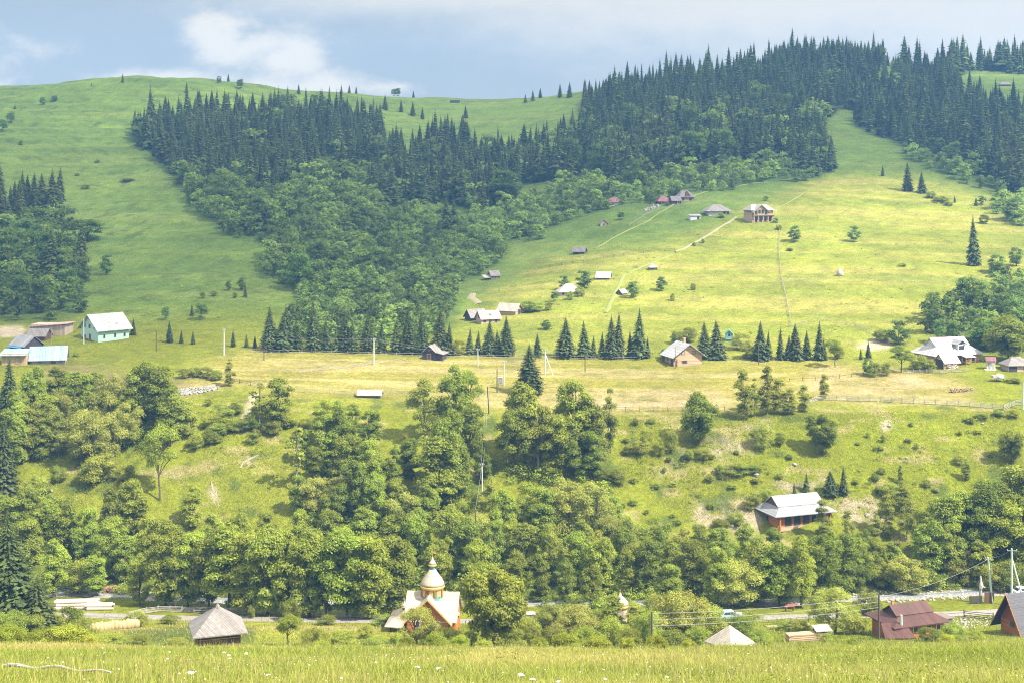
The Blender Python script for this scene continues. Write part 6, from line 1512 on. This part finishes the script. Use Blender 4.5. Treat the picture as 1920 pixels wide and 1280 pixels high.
# ------------------------------------------------------------------ plants: build them
EVER = {'spruce_near', 'spruce', 'spruce_wide', 'spruce_far'}
def family(t):
    return 'spruce' if t['kind'] in EVER else ('shrub' if t['kind'] == 'bush' else 'tree')

def merged(name, items, kind, label, mat_, quads):
    """all the small far plants of one kind as one mesh"""
    VV, FF, TT = [], [], []; n = 0
    lib = []
    if kind == 'spruce':
        for s in range(10):
            V, Tt, tn = spruce_arrays(100 + s, levels=12 + s % 4, per=7 + s % 3, wide=(.21, .16, .25, .19, .23, .14, .27, .20, .18, .22)[s], detail=2 + s % 2); lib.append((V, Tt, tn))
    else:
        for s in range(5):
            rng = np.random.default_rng(200 + s); cl = ovoid(random.Random(s), 12, .30, .12, .86, .175)
            P, Nn, k = crown_points(cl, 330, rng); V, q = leaf_quads(P, Nn, np.full(len(P), .075), rng, .8)
            lib.append((V, q, (.86 + .28 * rng.random(len(cl)))[k] * rng.uniform(.75, 1.25, len(P))))
    for t in items:
        V, q, tn = lib[RNG.integers(len(lib))]
        a = RNG.uniform(0, 2 * PI); c, s = math.cos(a), math.sin(a); w, h = t['wm'], t['hm']; p = t['p']
        X = np.stack([(V[:, 0] * c - V[:, 1] * s) * w + p.x, (V[:, 0] * s + V[:, 1] * c) * w + p.y, V[:, 2] * h + p.z], 1)
        VV.append(X); FF.append(q + n); TT.append(tn * RNG.uniform(.5, 1.6) * {'right hill thicket': 1.3, 'hollow thicket': 1.1, 'far right thicket': 1.25}.get(t['area'], 1.0)); n += len(X)
    me = np_mesh(name, np.concatenate(VV), [np.concatenate(FF)], {'tone': ('FLOAT', 'FACE', np.concatenate(TT))})
    o = link(name, me, mat_); tag(o, label, kind='stuff')

fam = {'spruce': [], 'shrub': [], 'tree': []}
for t in T: fam[family(t)].append(t)
REST = {}
for k, lst in fam.items():
    lst.sort(key=lambda t: (t['area'] != 'hand', -t['h']))
    cap = 296
    REST[k] = lst[cap:]; fam[k] = lst[:cap]
merged('spruce_forest', REST['spruce'], 'spruce', 'dark blue green spruce woods covering the upper hills', L_SPRUCE, 0)
merged('young_woodland', REST['tree'], 'tree', 'pale green young broadleaf woodland below the spruces', L_HILL, 0)

LAND = [('the domed church', 800, 1120), ('the shingled pyramid roof shed', 405, 1190), ('the peeled log pile', 165, 1132), ('the red roofed house', 1690, 1170), ('the dark tiled gable roof', 1893, 1155), ('the veranda house', 1490, 970),
        ('the roadside shrine', 1836, 1110), ('the log chalet', 1278, 665), ('the dark plank barn', 818, 664), ('the low log hut', 693, 738), ('the white stone bank', 375, 730), ('the mint house', 197, 620), ('the white roofed farmhouse', 1770, 655),
        ('the balconied timber house', 1420, 402), ('the lone haystack', 1575, 514), ('the hamlet of grey roofs', 905, 590), ('the white hip roof cottage', 1067, 547), ('the little chapel dome', 1163, 1120), ('the transformer poles', 938, 705),
        ('the rail fence corner', 1535, 752), ('the teal pavilion', 1368, 628), ('the blue roofed farm', 60, 660), ('the pale tent roof', 1370, 1205), ('the saddle sheepfold', 865, 186), ('the ridge barn', 1884, 154), ('the foot worn path', 400, 925), ('the dead bare trunk', 487, 800),
        ('the hill thatched house', 1344, 397), ('the dark roofed cottages', 1280, 370), ('the pink roofed cottage', 1151, 380), ('the road fence', 640, 1155), ('the stream stones', 1700, 1112), ('the left summit', 300, 145)]
ORD = ['nearest', 'second nearest', 'third nearest', 'fourth nearest', 'fifth nearest', 'sixth nearest', 'seventh nearest', 'eighth nearest', 'ninth nearest', 'tenth nearest', 'eleventh nearest', 'twelfth nearest',
       'thirteenth nearest', 'fourteenth nearest', 'fifteenth nearest', 'sixteenth nearest', 'seventeenth nearest', 'eighteenth nearest', 'nineteenth nearest', 'twentieth nearest']
LOOK = {'alder': ('rounded leafy alder', 'tree'), 'slim': ('slender upright young tree', 'tree'), 'birch': ('thin birch with pale stem', 'tree'), 'willow': ('broad pale willow', 'tree'), 'maple': ('big dark leafy maple', 'tree'),
        'open': ('open crowned tree with bare limbs', 'tree'), 'bush': ('leafy green shrub', 'shrub'), 'hilltree': ('round green hill tree', 'tree'), 'bare': ('nearly bare thin tree', 'tree'),
        'spruce': ('narrow dark spruce', 'spruce'), 'spruce_near': ('large feathery spruce', 'spruce'), 'spruce_wide': ('full skirted dark spruce', 'spruce'), 'spruce_far': ('dark forest spruce', 'spruce')}
NAME = {'alder': 'alder_tree', 'slim': 'young_tree', 'birch': 'birch_tree', 'willow': 'willow_tree', 'maple': 'maple_tree', 'open': 'open_tree', 'bush': 'shrub', 'hilltree': 'hill_tree', 'bare': 'bare_tree',
        'spruce': 'spruce_tree', 'spruce_near': 'spruce_tree', 'spruce_wide': 'spruce_tree', 'spruce_far': 'spruce_tree'}

def place_label(t):
    u, v = t['u'], t['v'] - t['h'] * .5
    best = min(LAND, key=lambda l: (l[1] - u) ** 2 + ((l[2] - v) * 1.3) ** 2)
    du, dv = u - best[1], t['v'] - best[2]
    if abs(du) > abs(dv) * .8: w = 'to the right of' if du > 0 else 'to the left of'
    else: w = 'up behind' if dv < 0 else 'in front of'
    return best, w, math.hypot(du, dv * 1.3)

shown = fam['spruce'] + fam['tree'] + fam['shrub']
groups = {}
for t in shown:
    if t['area'] != 'hand':
        t['label'] = None; continue
    best, w, dist = place_label(t)
    size = 'tall ' if t['hm'] > {'spruce': 10, 'shrub': 3.5, 'tree': 11}[family(t)] else ('small ' if t['hm'] < {'spruce': 5, 'shrub': 1.6, 'tree': 6}[family(t)] else '')
    t['key'] = (size + LOOK[t['kind']][0], w, best[0]); t['dist'] = dist
    groups.setdefault(t['key'], []).append(t)
for (look, w, land), lst in groups.items():
    lst.sort(key=lambda t: t['dist'])
    for i, t in enumerate(lst):
        if len(lst) == 1: t['label'] = look + ' ' + w + ' ' + land
        else: t['label'] = look + ' ' + w + ' ' + land + ', ' + ORD[min(i, 19)]
AREA_N = {}
for t in shown:
    if t['label'] is None:
        # within a wood: say which wood and which part of it
        AREA_N.setdefault((t['area'], family(t)), []).append(t)
for (area, f), lst in AREA_N.items():
    us = np.array([t['u'] for t in lst]); vs = np.array([t['v'] for t in lst])
    for t in lst:
        a = (us < t['u']).mean(); b = (vs < t['v']).mean(); q = (t['hm'] > np.median([k['hm'] for k in lst]))
        t['label'] = ('taller ' if q else 'shorter ') + LOOK[t['kind']][0] + ' at the ' + ('lower ' if b > .66 else 'upper ' if b < .33 else 'middle ') + ('left' if a < .33 else 'right' if a > .66 else 'centre') + ' of the ' + area
NEARK = {'alder', 'slim', 'birch', 'willow', 'maple', 'open', 'bare', 'spruce', 'spruce_wide'}
for t in shown:
    if t['kind'] == 'spruce_wide' and t['h'] > 50 and RNG.random() < .55: t['kind'] = 'spruce_near'
    crown, trunk = PROTO[t['kind']][RNG.integers(len(PROTO[t['kind']]))]
    p = t['p']; rz = RNG.uniform(0, 2 * PI)
    whole = t['h'] > 34 or t['kind'] in ('open', 'bare', 'birch')
    grp = {'spruce': 'spruces on the slopes', 'shrub': 'shrubs on the slopes', 'tree': 'broadleaf trees'}[family(t)] if t['area'] == 'hand' else f"{family(t)}s of the {t['area']}"
    if whole:
        o = thing(NAME[t['kind']], t['label'], LOOK[t['kind']][1], p, rz, grp); o.scale = (t['wm'] * RNG.uniform(.88, 1.14), t['wm'] * RNG.uniform(.88, 1.14), t['hm']); o.rotation_euler = (RNG.normal() * .022, RNG.normal() * .022, rz)
        link('crown', crown, None, o); link('trunk', trunk, None, o)
    else:
        o = link(NAME[t['kind']], crown); tag(o, t['label'], LOOK[t['kind']][1], grp)
        o.location = p; o.rotation_euler = (0, 0, rz); o.scale = (t['wm'], t['wm'], t['hm'])
print('plants:', {k: len(v) for k, v in fam.items()}, 'rest', {k: len(v) for k, v in REST.items()})
